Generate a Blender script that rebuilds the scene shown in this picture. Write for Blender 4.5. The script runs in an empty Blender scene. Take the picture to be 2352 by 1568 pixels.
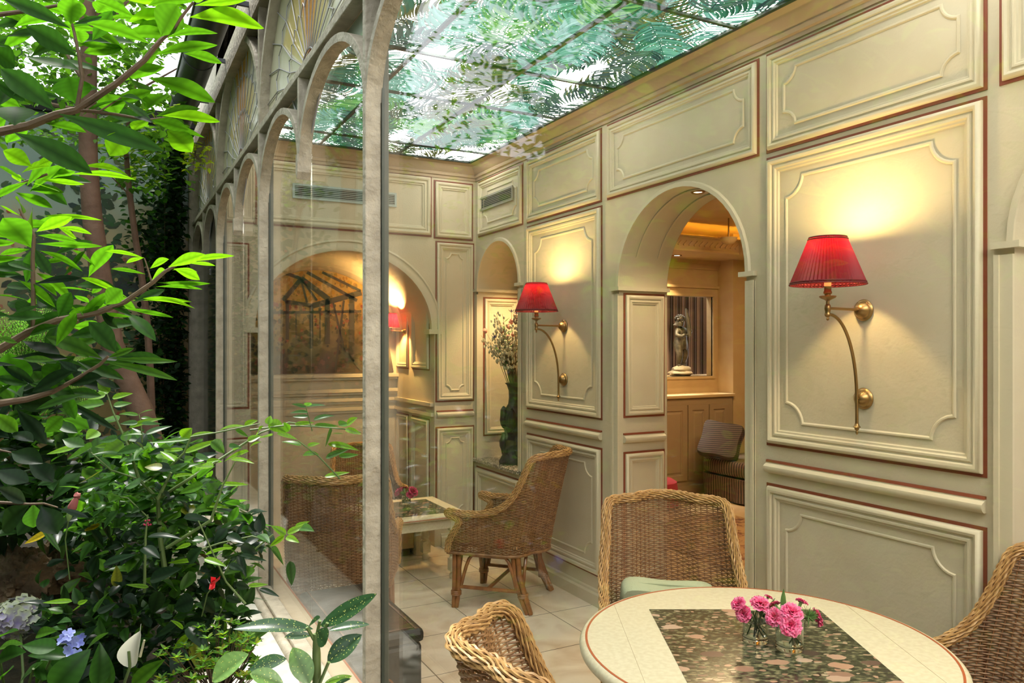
import bpy, math, random
import numpy as np
from mathutils import Vector, Matrix

random.seed(7); RNG = np.random.default_rng(7)
SC = bpy.context.scene
COL = SC.collection
PI = math.pi

# ---------------------------------------------------------------- camera, sky, sun, exposure
TH = math.radians(27.96); FPX = 1750.0; EYE = 1.7; CXP = 1176.0; HYP = 794.0
S_, C_ = math.sin(TH), math.cos(TH)
cam_d = bpy.data.cameras.new('camera'); cam = bpy.data.objects.new('camera', cam_d); COL.objects.link(cam)
cam.location = (0, 0, EYE); cam.rotation_euler = (PI / 2, 0, -TH)
cam_d.sensor_width = 36.0; cam_d.lens = FPX / 2352 * 36.0
cam_d.shift_y = (HYP - 784.0) / 2352.0; cam_d.clip_start = 0.02
SC.camera = cam

world = bpy.data.worlds.new('overcast_sky'); SC.world = world; world.use_nodes = True
wn = world.node_tree.nodes; bg = wn['Background']
bg.inputs[0].default_value = (0.93, 0.97, 1.0, 1); bg.inputs[1].default_value = 1.7

sun_d = bpy.data.lights.new('sun', 'SUN'); sun = bpy.data.objects.new('sun', sun_d); COL.objects.link(sun)
sun_d.energy = 4.6; sun_d.angle = math.radians(14); sun_d.color = (1.0, 0.97, 0.88)
sun.rotation_euler = Vector((0.13, -0.42, -0.90)).to_track_quat('-Z', 'Y').to_euler()
sun.location = (-4, 5, 9)

SC.view_settings.view_transform = 'Standard'; SC.view_settings.look = 'None'
SC.view_settings.exposure = 0.68; SC.view_settings.gamma = 1.0; SC.view_settings.use_curve_mapping = False
cy = SC.cycles
cy.max_bounces = 8; cy.diffuse_bounces = 4; cy.glossy_bounces = 3; cy.transmission_bounces = 6
cy.transparent_max_bounces = 24; cy.sample_clamp_indirect = 6.0; cy.caustics_reflective = False; cy.caustics_refractive = False
cy.use_denoising = True

def lamp(name, typ, loc, energy, color=(1, .72, .38), size=.03, target=None, spot=None, blend=.5):
    d = bpy.data.lights.new(name, typ); o = bpy.data.objects.new(name, d); COL.objects.link(o)
    d.energy = energy; d.color = color; o.location = loc
    if typ == 'AREA': d.size = size
    else: d.shadow_soft_size = size
    if typ == 'SPOT': d.spot_size = spot; d.spot_blend = blend
    if target is not None:
        o.rotation_euler = (Vector(target) - Vector(loc)).to_track_quat('-Z', 'Y').to_euler()
    return o

def W(px, py, X=None, Y=None, Z=None, d=None):
    """the point of the place that the photograph shows at a pixel, on a given plane or at a given distance"""
    a = (px - CXP) / FPX; b = (HYP - py) / FPX
    dx = S_ + a * C_; dy = C_ - a * S_
    if X is not None: t = X / dx
    elif Y is not None: t = Y / dy
    elif Z is not None: t = (Z - EYE) / b
    else: t = d
    return Vector((t * dx, t * dy, EYE + t * b))

# ---------------------------------------------------------------- materials
MAT = {}
def mat(name, color, rough=.6, metal=0, spec=.5, bump=None, var=None, emit=None, strength=1.0, sheen=0, coat=0):
    """principled; bump=(scale, strength), var=(scale, colour2, contrast)"""
    m = bpy.data.materials.new(name); m.use_nodes = True; nt = m.node_tree; n = nt.nodes; p = n['Principled BSDF']
    p.inputs['Base Color'].default_value = (*color, 1); p.inputs['Roughness'].default_value = rough
    p.inputs['Metallic'].default_value = metal; p.inputs['Specular IOR Level'].default_value = spec
    if coat: p.inputs['Coat Weight'].default_value = coat; p.inputs['Coat Roughness'].default_value = .1
    if sheen: p.inputs['Sheen Weight'].default_value = sheen
    tc = n.new('ShaderNodeTexCoord')
    if var:
        t = n.new('ShaderNodeTexNoise'); t.inputs['Scale'].default_value = var[0]; t.inputs['Detail'].default_value = 6
        r = n.new('ShaderNodeValToRGB'); c = var[2] if len(var) > 2 else .2
        r.color_ramp.elements[0].position = .5 - c; r.color_ramp.elements[1].position = .5 + c
        r.color_ramp.elements[0].color = (*color, 1); r.color_ramp.elements[1].color = (*var[1], 1)
        nt.links.new(tc.outputs['Object'], t.inputs['Vector']); nt.links.new(t.outputs['Fac'], r.inputs[0])
        nt.links.new(r.outputs[0], p.inputs['Base Color'])
    if bump:
        t = n.new('ShaderNodeTexNoise'); t.inputs['Scale'].default_value = bump[0]; t.inputs['Detail'].default_value = 4
        b = n.new('ShaderNodeBump'); b.inputs['Strength'].default_value = bump[1]; b.inputs['Distance'].default_value = .01
        nt.links.new(tc.outputs['Object'], t.inputs['Vector']); nt.links.new(t.outputs['Fac'], b.inputs['Height'])
        nt.links.new(b.outputs[0], p.inputs['Normal'])
    if emit:
        p.inputs['Emission Color'].default_value = (*emit, 1); p.inputs['Emission Strength'].default_value = strength
    MAT[name] = m
    return m

def nodes_of(name):
    m = bpy.data.materials.new(name); m.use_nodes = True; nt = m.node_tree
    MAT[name] = m
    return m, nt, nt.nodes, nt.links, nt.nodes['Principled BSDF']

WALLP = mat('painted_plaster', (.55, .485, .34), .62, bump=(90, .12), var=(5, (.60, .54, .395), .22))
TRIMP = mat('painted_moulding', (.60, .54, .39), .5, bump=(60, .06))
REDL = mat('terracotta_line', (.22, .05, .02), .5)
CORN = mat('painted_cornice', (.44, .33, .21), .6, bump=(40, .1))
STONEW = mat('wet_limestone', (.72, .69, .62), .35, bump=(35, .3), var=(14, (.55, .52, .45), .12))
SILLB = mat('painted_sill', (.62, .49, .33), .4, var=(6, (.70, .57, .40), .2))
FRAME = mat('weathered_frame_paint', (.37, .315, .24), .6, bump=(38, .8), var=(16, (.56, .49, .385), .2))
GASK = mat('dark_gasket', (.05, .06, .045), .4)
ZINC = mat('zinc', (.07, .075, .08), .4, metal=.6, bump=(20, .1))
SOIL = mat('dark_soil', (.02, .016, .011), .95, bump=(40, 1.0), var=(20, (.045, .032, .02), .2))
BRASS = mat('aged_brass', (.32, .20, .08), .34, metal=.95, bump=(80, .05))
REDSH = None
RATTAN = mat('rattan_pole', (.20, .075, .022), .35, var=(18, (.34, .14, .045), .2), coat=.3)
WICK = mat('wicker_strand', (.165, .072, .025), .5, var=(26, (.32, .165, .062), .2))
WICKD = mat('wicker_stake', (.22, .10, .036), .6)
WICKB = mat('wicker_braid', (.36, .19, .065), .45, var=(30, (.58, .35, .135), .2))
CREAM = mat('cream_lacquer', (.72, .66, .47), .38, var=(60, (.66, .59, .40), .1), bump=(120, .04))
SEAM = mat('seam_line', (.38, .29, .16), .7)  # brown joint lines between the table boards
TREDL = mat('painted_red_line', (.42, .10, .03), .45)
GREENC = mat('pale_green_fabric', (.42, .46, .30), .85, bump=(150, .2))
BLACKL = mat('black_leather', (.012, .011, .011), .38, bump=(30, .15), var=(12, (.03, .024, .02), .15))
DARKV = mat('dark_bronze_clay', (.03, .024, .018), .5, bump=(25, .5))
ALU = mat('pale_blue_grille', (.42, .50, .50), .45)
GRILL2 = mat('grey_grille', (.27, .26, .22), .5)
BLACK = mat('black_void', (.01, .01, .01), .9)
CABW = mat('cabinet_paint', (.31, .22, .125), .5)
FARW = mat('warm_ochre_wall', (.53, .385, .20), .6, bump=(40, .1), var=(5, (.47, .33, .16), .2))
BRONZE = mat('verdigris_bronze', (.045, .038, .024), .5, metal=.3, bump=(18, .4), var=(14, (.14, .12, .08), .15))
PLINTH = mat('pale_stone_base', (.42, .36, .25), .8, bump=(25, .7))
PINK = mat('carnation_pink', (.85, .06, .22), .55, var=(50, (.92, .22, .42), .15))
PINKD = mat('deep_pink', (.42, .03, .09), .6)
STEM = mat('green_stem', (.10, .20, .05), .5)
BUDG = mat('bud_green', (.20, .32, .10), .5)
BARK = mat('brown_bark', (.13, .07, .045), .85, bump=(25, .8), var=(9, (.20, .115, .08), .2))
TWIG = mat('twig', (.16, .10, .06), .7, bump=(60, .3))
GSTEM = mat('green_twig', (.13, .19, .06), .5)
ROCK = mat('tufa_rock', (.30, .20, .13), .95, bump=(22, 1.2), var=(10, (.12, .08, .055), .15))

REDF = mat('red_petal', (.70, .01, .02), .5)
DUSK = mat('wilted_petal', (.40, .12, .12), .6)
MAUVE = mat('mauve_petal', (.42, .33, .62), .6, var=(30, (.62, .55, .70), .2))
BLUEP = mat('blue_petal', (.25, .31, .80), .6)
PALEF = mat('pale_petal', (.56, .52, .34), .7)
LEADC = mat('lead_came', (.40, .39, .42), .4)
AMBER = mat('amber_glass', (.80, .34, .05), .2, var=(10, (.88, .48, .12), .2))
YELG = mat('yellow_opal_glass', (.70, .54, .18), .2, var=(9, (.80, .66, .30), .2))
OPAL = mat('pale_opal_glass', (.68, .62, .42), .2, var=(7, (.76, .72, .56), .2))
REDG = mat('red_brown_glass', (.30, .07, .03), .12)
GREENG = mat('grey_green_glass', (.28, .34, .28), .12, var=(7, (.36, .42, .36), .2))
WALLOUT = mat('courtyard_stucco', (.10, .10, .075), .9, bump=(12, .5), var=(3, (.06, .07, .045), .2))
GLOWC = mat('cove_glow', (1, .6, .1), .5, emit=(1, .55, .06), strength=13)
BULB = mat('lamp_glass_lit', (1, .9, .7), .5, emit=(1, .85, .55), strength=7.0)
CANDLE = mat('candle_sleeve', (.85, .5, .2), .5, emit=(1, .38, .10), strength=.55)
REDCH = mat('red_velvet', (.30, .015, .03), .8)

def glass_mat(name, f0=.04, tint=(1, 1, 1), rough=.0, gain=.96):
    m = bpy.data.materials.new(name); m.use_nodes = True; nt = m.node_tree; n = nt.nodes; l = nt.links
    n.remove(n['Principled BSDF']); out = n['Material Output']
    tr = n.new('ShaderNodeBsdfTransparent'); tr.inputs[0].default_value = (*tint, 1)
    gl = n.new('ShaderNodeBsdfGlossy'); gl.inputs['Roughness'].default_value = rough; gl.inputs[0].default_value = (1, 1, 1, 1)
    geo = n.new('ShaderNodeNewGeometry')
    dot = n.new('ShaderNodeVectorMath'); dot.operation = 'DOT_PRODUCT'
    l.new(geo.outputs['Normal'], dot.inputs[0]); l.new(geo.outputs['Incoming'], dot.inputs[1])
    ab = n.new('ShaderNodeMath'); ab.operation = 'ABSOLUTE'; l.new(dot.outputs['Value'], ab.inputs[0])
    su = n.new('ShaderNodeMath'); su.operation = 'SUBTRACT'; su.inputs[0].default_value = 1; l.new(ab.outputs[0], su.inputs[1])
    po = n.new('ShaderNodeMath'); po.operation = 'POWER'; po.inputs[1].default_value = 5; l.new(su.outputs[0], po.inputs[0])
    mu = n.new('ShaderNodeMath'); mu.operation = 'MULTIPLY_ADD'; mu.inputs[1].default_value = gain; mu.inputs[2].default_value = f0
    l.new(po.outputs[0], mu.inputs[0])
    mx = n.new('ShaderNodeMixShader'); l.new(mu.outputs[0], mx.inputs[0]); l.new(tr.outputs[0], mx.inputs[1]); l.new(gl.outputs[0], mx.inputs[2])
    l.new(mx.outputs[0], out.inputs['Surface'])
    MAT[name] = m
    return m
PANE = glass_mat('window_glass', .035, gain=.6)
def clear_mat(name, ior, tint):
    m = bpy.data.materials.new(name); m.use_nodes = True; nt = m.node_tree; n = nt.nodes; n.remove(n['Principled BSDF'])
    g = n.new('ShaderNodeBsdfGlass'); g.inputs['IOR'].default_value = ior; g.inputs['Color'].default_value = (*tint, 1); g.inputs['Roughness'].default_value = .0
    nt.links.new(g.outputs[0], n['Material Output'].inputs['Surface']); MAT[name] = m; return m
TUMB = clear_mat('clear_tumbler_glass', 1.45, (.97, .99, .97)); WATER = clear_mat('water', 1.33, (.98, .99, .98))

def leaf_mat(name, gloss=.32, trans=.45, boost=(1.5, 1.6, .6), spec=.25):
    m, nt, n, l, p = nodes_of(name)
    at = n.new('ShaderNodeAttribute'); at.attribute_name = 'Col'
    p.inputs['Roughness'].default_value = gloss; p.inputs['Specular IOR Level'].default_value = spec
    l.new(at.outputs['Color'], p.inputs['Base Color'])
    tl = n.new('ShaderNodeBsdfTranslucent')
    mu = n.new('ShaderNodeVectorMath'); mu.operation = 'MULTIPLY'; mu.inputs[1].default_value = boost
    l.new(at.outputs['Color'], mu.inputs[0]); l.new(mu.outputs[0], tl.inputs[0])
    mx = n.new('ShaderNodeMixShader'); mx.inputs[0].default_value = trans
    l.new(p.outputs[0], mx.inputs[1]); l.new(tl.outputs[0], mx.inputs[2]); l.new(mx.outputs[0], n['Material Output'].inputs['Surface'])
    return m
LEAF = leaf_mat('soft_leaf', .5, .60, (1.7, 2.0, .4), .12)
LEAFG = leaf_mat('glossy_leaf', .3, .45, (2.6, 2.6, .7))
WHITEP = leaf_mat('white_spathe', .4, .5, (1.0, 1.0, .95))
LEAFB = leaf_mat('canopy_leaf', .5, .5, (1.8, 1.9, .7))

def petal_mat(name):
    m, nt, n, l, p = nodes_of(name)
    at = n.new('ShaderNodeAttribute'); at.attribute_name = 'Col'
    p.inputs['Roughness'].default_value = .6
    l.new(at.outputs['Color'], p.inputs['Base Color'])
    return m
PETAL = petal_mat('petal_by_flower')
PAINT = petal_mat('mural_paint')

def shade_mat():
    m, nt, n, l, p = nodes_of('pleated_red_silk')
    p.inputs['Base Color'].default_value = (.15, .004, .012, 1); p.inputs['Roughness'].default_value = .6
    tl = n.new('ShaderNodeBsdfTranslucent'); tl.inputs[0].default_value = (.30, .003, .012, 1)
    mx = n.new('ShaderNodeMixShader'); mx.inputs[0].default_value = .14
    l.new(p.outputs[0], mx.inputs[1]); l.new(tl.outputs[0], mx.inputs[2]); l.new(mx.outputs[0], n['Material Output'].inputs['Surface'])
    return m
REDSH = shade_mat()

def floor_mat():
    m, nt, n, l, p = nodes_of('travertine_tiles')
    tc = n.new('ShaderNodeTexCoord'); mp = n.new('ShaderNodeMapping')
    mp.inputs['Location'].default_value = (-1.994, -3.659, 0)
    l.new(tc.outputs['Object'], mp.inputs[0])
    br = n.new('ShaderNodeTexBrick'); br.offset = 0; br.inputs['Scale'].default_value = 1
    br.inputs['Brick Width'].default_value = .497; br.inputs['Row Height'].default_value = .515
    br.inputs['Mortar Size'].default_value = .003; br.inputs['Mortar Smooth'].default_value = .1
    br.inputs['Color1'].default_value = (.80, .72, .58, 1); br.inputs['Color2'].default_value = (.70, .61, .47, 1)
    br.inputs['Mortar'].default_value = (.13, .10, .07, 1)
    l.new(mp.outputs[0], br.inputs[0])
    no = n.new('ShaderNodeTexNoise'); no.inputs['Scale'].default_value = 3.2; no.inputs['Detail'].default_value = 9; no.inputs['Distortion'].default_value = 1.2
    l.new(tc.outputs['Object'], no.inputs['Vector'])
    ra = n.new('ShaderNodeValToRGB'); e = ra.color_ramp.elements
    e[0].position = .32; e[0].color = (.62, .47, .34, 1); e[1].position = .6; e[1].color = (1.0, 1.0, 1.0, 1)
    l.new(no.outputs['Fac'], ra.inputs[0])
    mx = n.new('ShaderNodeMix'); mx.data_type = 'RGBA'; mx.blend_type = 'MULTIPLY'; mx.inputs['Factor'].default_value = .55
    l.new(br.outputs['Color'], mx.inputs['A']); l.new(ra.outputs[0], mx.inputs['B'])
    l.new(mx.outputs['Result'], p.inputs['Base Color']); p.inputs['Roughness'].default_value = .32
    return m
FLOORM = floor_mat()

def marble_mat():
    m, nt, n, l, p = nodes_of('conglomerate_marble')
    tc = n.new('ShaderNodeTexCoord'); mp = n.new('ShaderNodeMapping'); mp.inputs['Scale'].default_value = (1, 1.7, 1)
    mp.inputs['Rotation'].default_value = (0, 0, .25)
    l.new(tc.outputs['Object'], mp.inputs[0])
    ds = n.new('ShaderNodeTexNoise'); ds.inputs['Scale'].default_value = 14; ds.inputs['Detail'].default_value = 3
    l.new(mp.outputs[0], ds.inputs['Vector'])
    va = n.new('ShaderNodeVectorMath'); va.operation = 'MULTIPLY_ADD'; va.inputs[1].default_value = (.05, .05, .05)
    l.new(ds.outputs['Color'], va.inputs[0]); l.new(mp.outputs[0], va.inputs[2])
    def stones(scale, thr, lo, hi):
        v1 = n.new('ShaderNodeTexVoronoi'); v1.inputs['Scale'].default_value = scale; v1.inputs['Randomness'].default_value = 1
        l.new(va.outputs[0], v1.inputs['Vector'])
        sp = n.new('ShaderNodeSeparateColor'); l.new(v1.outputs['Color'], sp.inputs[0])
        g = n.new('ShaderNodeMath'); g.operation = 'GREATER_THAN'; g.inputs[1].default_value = thr; l.new(sp.outputs[0], g.inputs[0])
        d = n.new('ShaderNodeMath'); d.operation = 'LESS_THAN'; d.inputs[1].default_value = .40; l.new(v1.outputs['Distance'], d.inputs[0])
        mm = n.new('ShaderNodeMath'); mm.operation = 'MULTIPLY'; l.new(g.outputs[0], mm.inputs[0]); l.new(d.outputs[0], mm.inputs[1])
        r = n.new('ShaderNodeValToRGB'); e = r.color_ramp.elements
        e[0].position = 0; e[0].color = (*lo, 1); e[1].position = 1; e[1].color = (*hi, 1)
        x = e.new(.5); x.color = (.45, .26, .17, 1)
        l.new(sp.outputs[1], r.inputs[0])
        return mm.outputs[0], r.outputs[0]
    no = n.new('ShaderNodeTexNoise'); no.inputs['Scale'].default_value = 45; no.inputs['Detail'].default_value = 8
    l.new(mp.outputs[0], no.inputs['Vector'])
    ra = n.new('ShaderNodeValToRGB'); e = ra.color_ramp.elements
    e[0].position = .36; e[0].color = (.02, .022, .012, 1); e[1].position = .72; e[1].color = (.30, .27, .15, 1)
    x = e.new(.53); x.color = (.085, .085, .045, 1)
    l.new(no.outputs['Fac'], ra.inputs[0])
    cur = ra.outputs[0]
    for sc_, thr, lo, hi in ((34, .60, (.04, .04, .03), (.42, .34, .23)), (11, .70, (.03, .022, .022), (.50, .36, .26))):
        f, c = stones(sc_, thr, lo, hi)
        mx = n.new('ShaderNodeMix'); mx.data_type = 'RGBA'; l.new(f, mx.inputs['Factor']); l.new(cur, mx.inputs['A']); l.new(c, mx.inputs['B'])
        cur = mx.outputs['Result']
    l.new(cur, p.inputs['Base Color']); p.inputs['Roughness'].default_value = .16
    return m
MARBLE = marble_mat()

def granite_mat():
    m, nt, n, l, p = nodes_of('speckled_granite')
    tc = n.new('ShaderNodeTexCoord'); v = n.new('ShaderNodeTexVoronoi'); v.inputs['Scale'].default_value = 90
    l.new(tc.outputs['Object'], v.inputs['Vector'])
    sp = n.new('ShaderNodeSeparateColor'); l.new(v.outputs['Color'], sp.inputs[0])
    r = n.new('ShaderNodeValToRGB'); e = r.color_ramp.elements; e[0].color = (.05, .04, .03, 1); e[1].color = (.6, .52, .40, 1)
    l.new(sp.outputs[0], r.inputs[0]); l.new(r.outputs[0], p.inputs['Base Color']); p.inputs['Roughness'].default_value = .2
    return m
GRAN = granite_mat()

def stripe_mat(name, axis, scale, ca, cb, rough=.75, sharp=.12, distort=0):
    m, nt, n, l, p = nodes_of(name)
    tc = n.new('ShaderNodeTexCoord'); w = n.new('ShaderNodeTexWave'); w.bands_direction = axis
    w.inputs['Scale'].default_value = scale; w.inputs['Distortion'].default_value = distort
    l.new(tc.outputs['Object'], w.inputs['Vector'])
    r = n.new('ShaderNodeValToRGB'); e = r.color_ramp.elements
    e[0].position = .5 - sharp; e[1].position = .5 + sharp; e[0].color = (*ca, 1); e[1].color = (*cb, 1)
    l.new(w.outputs['Color'], r.inputs[0]); l.new(r.outputs[0], p.inputs['Base Color']); p.inputs['Roughness'].default_value = rough
    return m
PILM = stripe_mat('striped_pillow_fabric', 'Z', 15, (.020, .012, .010), (.085, .052, .038))
SOFAM = stripe_mat('striped_sofa_fabric', 'Y', 9, (.035, .02, .014), (.17, .105, .07))
CUSHM = stripe_mat('striped_cushion_fabric', 'X', 11, (.018, .015, .014), (.28, .25, .21), sharp=.06)
CURTM = stripe_mat('ribbed_curtain', 'X', 9, (.05, .03, .028), (.24, .16, .14))

def rug_mat():
    m, nt, n, l, p = nodes_of('patterned_rug')
    tc = n.new('ShaderNodeTexCoord'); v = n.new('ShaderNodeTexVoronoi'); v.inputs['Scale'].default_value = 16; v.feature = 'F2'
    l.new(tc.outputs['Object'], v.inputs['Vector'])
    r = n.new('ShaderNodeValToRGB'); e = r.color_ramp.elements; e[0].position = .3; e[0].color = (.05, .02, .012, 1); e[1].position = .8; e[1].color = (.34, .20, .09, 1)
    x = e.new(.55); x.color = (.16, .06, .03, 1)
    l.new(v.outputs['Distance'], r.inputs[0]); l.new(r.outputs[0], p.inputs['Base Color']); p.inputs['Roughness'].default_value = .95
    return m
RUGM = rug_mat()
PARQ = stripe_mat('far_room_stone_floor', 'Y', .8, (.46, .32, .17), (.54, .39, .22), .3, .3, 3)

def mural_mat(name, stops, zlo, zhi, nscale, namp):
    """a painted scene: colours by height, broken up by brushy noise"""
    m, nt, n, l, p = nodes_of(name)
    tc = n.new('ShaderNodeTexCoord'); sp = n.new('ShaderNodeSeparateXYZ'); l.new(tc.outputs['Object'], sp.inputs[0])
    mr = n.new('ShaderNodeMapRange'); mr.inputs['From Min'].default_value = zlo; mr.inputs['From Max'].default_value = zhi
    l.new(sp.outputs['Z'], mr.inputs['Value'])
    no = n.new('ShaderNodeTexNoise'); no.inputs['Scale'].default_value = nscale; no.inputs['Detail'].default_value = 8; no.inputs['Distortion'].default_value = 1.0
    l.new(tc.outputs['Object'], no.inputs['Vector'])
    ma = n.new('ShaderNodeMath'); ma.operation = 'MULTIPLY_ADD'; ma.inputs[1].default_value = namp; ma.inputs[2].default_value = -namp / 2
    l.new(no.outputs['Fac'], ma.inputs[0])
    ad = n.new('ShaderNodeMath'); ad.operation = 'ADD'; l.new(mr.outputs[0], ad.inputs[0]); l.new(ma.outputs[0], ad.inputs[1])
    r = n.new('ShaderNodeValToRGB'); e = r.color_ramp.elements
    e[0].position, e[0].color = stops[0][0], (*stops[0][1], 1); e[1].position, e[1].color = stops[-1][0], (*stops[-1][1], 1)
    for q, c in stops[1:-1]:
        x = e.new(q); x.color = (*c, 1)
    l.new(ad.outputs[0], r.inputs[0]); l.new(r.outputs[0], p.inputs['Base Color']); p.inputs['Roughness'].default_value = .8
    return m
GMURAL = mural_mat('garden_mural_paint', [(0, (.08, .085, .03)), (.25, (.30, .20, .08)), (.45, (.50, .37, .21)), (.68, (.50, .39, .25)), (.77, (.36, .42, .38)), (1, (.22, .30, .31))], .4, 3.8, 1.6, .35)
AMURAL = mural_mat('alcove_mural_paint', [(0, (.06, .04, .02)), (.18, (.09, .085, .035)), (.38, (.26, .20, .075)), (.6, (.50, .33, .11)), (.85, (.66, .44, .10)), (1, (.70, .48, .14))], 1.45, 2.42, 4.5, .75)

def seatweave_mat():
    m, nt, n, l, p = nodes_of('woven_seat')
    tc = n.new('ShaderNodeTexCoord'); w = n.new('ShaderNodeTexWave'); w.bands_direction = 'Y'; w.inputs['Scale'].default_value = 20
    l.new(tc.outputs['Object'], w.inputs['Vector'])
    r = n.new('ShaderNodeValToRGB'); r.color_ramp.elements[0].color = (.10, .05, .02, 1); r.color_ramp.elements[1].color = (.36, .20, .08, 1)
    l.new(w.outputs['Color'], r.inputs[0]); l.new(r.outputs[0], p.inputs['Base Color']); p.inputs['Roughness'].default_value = .6
    return m
SEATW = seatweave_mat()

def emis_mat(name, color, strength):
    m = bpy.data.materials.new(name); m.use_nodes = True; nt = m.node_tree; n = nt.nodes
    n.remove(n['Principled BSDF']); e = n.new('ShaderNodeEmission'); e.inputs[0].default_value = (*color, 1); e.inputs[1].default_value = strength
    nt.links.new(e.outputs[0], n['Material Output'].inputs['Surface']); MAT[name] = m
    return m
SKYGL = emis_mat('backlit_opal_glass', (1.0, .97, .86), 10.0)
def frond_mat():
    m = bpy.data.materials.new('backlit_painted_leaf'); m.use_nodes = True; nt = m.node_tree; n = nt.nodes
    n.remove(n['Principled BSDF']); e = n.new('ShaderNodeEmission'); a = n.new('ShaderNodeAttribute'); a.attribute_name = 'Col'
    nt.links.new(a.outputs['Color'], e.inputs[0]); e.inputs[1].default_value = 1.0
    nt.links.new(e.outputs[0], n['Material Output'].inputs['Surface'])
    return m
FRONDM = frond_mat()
BARM = mat('dark_glazing_bar', (.012, .025, .018), .5)

# ---------------------------------------------------------------- mesh helpers
class MB:
    def __init__(s): s.v = []; s.f = []; s.c = []; s.n = 0
    def add(s, verts, faces, col=None):
        b = s.n; verts = [tuple(p) for p in verts]
        s.v += verts; s.n += len(verts)
        s.f += [tuple(i + b for i in f) for f in faces]
        if col is not None:
            s.c += list(col) if isinstance(col[0], (tuple, list, np.ndarray)) else [col] * len(verts)
        return s
    def box(s, a, b, col=None):
        x0, y0, z0 = a; x1, y1, z1 = b
        s.add([(x0, y0, z0), (x1, y0, z0), (x1, y1, z0), (x0, y1, z0), (x0, y0, z1), (x1, y0, z1), (x1, y1, z1), (x0, y1, z1)],
              [(0, 3, 2, 1), (4, 5, 6, 7), (0, 1, 5, 4), (1, 2, 6, 5), (2, 3, 7, 6), (3, 0, 4, 7)], col); return s
    def obox(s, c, u, v, w, hu, hv, hw):
        c = Vector(c); u = Vector(u).normalized() * hu; v = Vector(v).normalized() * hv; w = Vector(w).normalized() * hw
        P = [c - u - v - w, c + u - v - w, c + u + v - w, c - u + v - w, c - u - v + w, c + u - v + w, c + u + v + w, c - u + v + w]
        s.add(P, [(0, 3, 2, 1), (4, 5, 6, 7), (0, 1, 5, 4), (1, 2, 6, 5), (2, 3, 7, 6), (3, 0, 4, 7)]); return s
    def tube(s, pts, r, n=8, closed=False, col=None):
        pts = [Vector(p) for p in pts]; m = len(pts)
        R = r if isinstance(r, (list, tuple)) else [r] * m
        vs = []; ref = None
        for i, p in enumerate(pts):
            if closed: t = pts[(i + 1) % m] - pts[i - 1]
            else: t = pts[min(i + 1, m - 1)] - pts[max(i - 1, 0)]
            t.normalize()
            if ref is None:
                ref = t.orthogonal().normalized()
            ref = (ref - t * ref.dot(t)).normalized(); bi = t.cross(ref)
            for k in range(n):
                a = 2 * PI * k / n
                vs.append(p + (ref * math.cos(a) + bi * math.sin(a)) * R[i])
        fs = []
        for i in range(m if closed else m - 1):
            j = (i + 1) % m
            for k in range(n):
                q = (k + 1) % n
                fs.append((i * n + k, i * n + q, j * n + q, j * n + k))
        if not closed:
            fs.append(tuple(range(n - 1, -1, -1))); fs.append(tuple((m - 1) * n + k for k in range(n)))
        s.add(vs, fs, col); return s
    def lathe(s, prof, c=(0, 0, 0), n=24, axis='Z', sx=1, sy=1):
        vs = []; fs = []; m = len(prof); c = Vector(c)
        for r, h in prof:
            for k in range(n):
                a = 2 * PI * k / n; x, y = r * math.cos(a) * sx, r * math.sin(a) * sy
                if axis == 'Z': q = (x, y, h)
                elif axis == 'X': q = (h, x, y)
                else: q = (x, h, y)
                vs.append(c + Vector(q))
        for i in range(m - 1):
            for k in range(n):
                q = (k + 1) % n; fs.append((i * n + k, i * n + q, (i + 1) * n + q, (i + 1) * n + k))
        fs.append(tuple(range(n - 1, -1, -1))); fs.append(tuple((m - 1) * n + k for k in range(n)))
        s.add(vs, fs); return s
    def loops(s, L, closed=True, cap=False):
        """connect a list of equal-length point loops"""
        m = len(L[0]); vs = [p for q in L for p in q]; fs = []
        for i in range(len(L) - 1):
            for k in range(m if closed else m - 1):
                q = (k + 1) % m; fs.append((i * m + k, i * m + q, (i + 1) * m + q, (i + 1) * m + k))
        if cap: fs.append(tuple(range(m - 1, -1, -1))); fs.append(tuple((len(L) - 1) * m + k for k in range(m)))
        s.add(vs, fs); return s
    def prism(s, poly, d):
        """poly: 3D outline; d: extrusion vector"""
        d = Vector(d); m = len(poly); P = [Vector(p) for p in poly]
        s.add(P + [p + d for p in P], [tuple(range(m - 1, -1, -1)), tuple(range(m, 2 * m))] + [(i, (i + 1) % m, (i + 1) % m + m, i + m) for i in range(m)]); return s
    def blob(s, c, r, seg=10, ring=7, jit=0, seed=0):
        rr = random.Random(seed); vs = []; fs = []; c = Vector(c)
        rx, ry, rz = r if isinstance(r, (tuple, list)) else (r, r, r)
        for i in range(ring + 1):
            th = PI * i / ring
            for k in range(seg):
                a = 2 * PI * k / seg; j = 1 + rr.uniform(-jit, jit)
                vs.append(c + Vector((rx * math.sin(th) * math.cos(a) * j, ry * math.sin(th) * math.sin(a) * j, rz * math.cos(th) * j)))
        for i in range(ring):
            for k in range(seg):
                q = (k + 1) % seg; fs.append((i * seg + k, (i + 1) * seg + k, (i + 1) * seg + q, i * seg + q))
        s.add(vs, fs); return s

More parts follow.
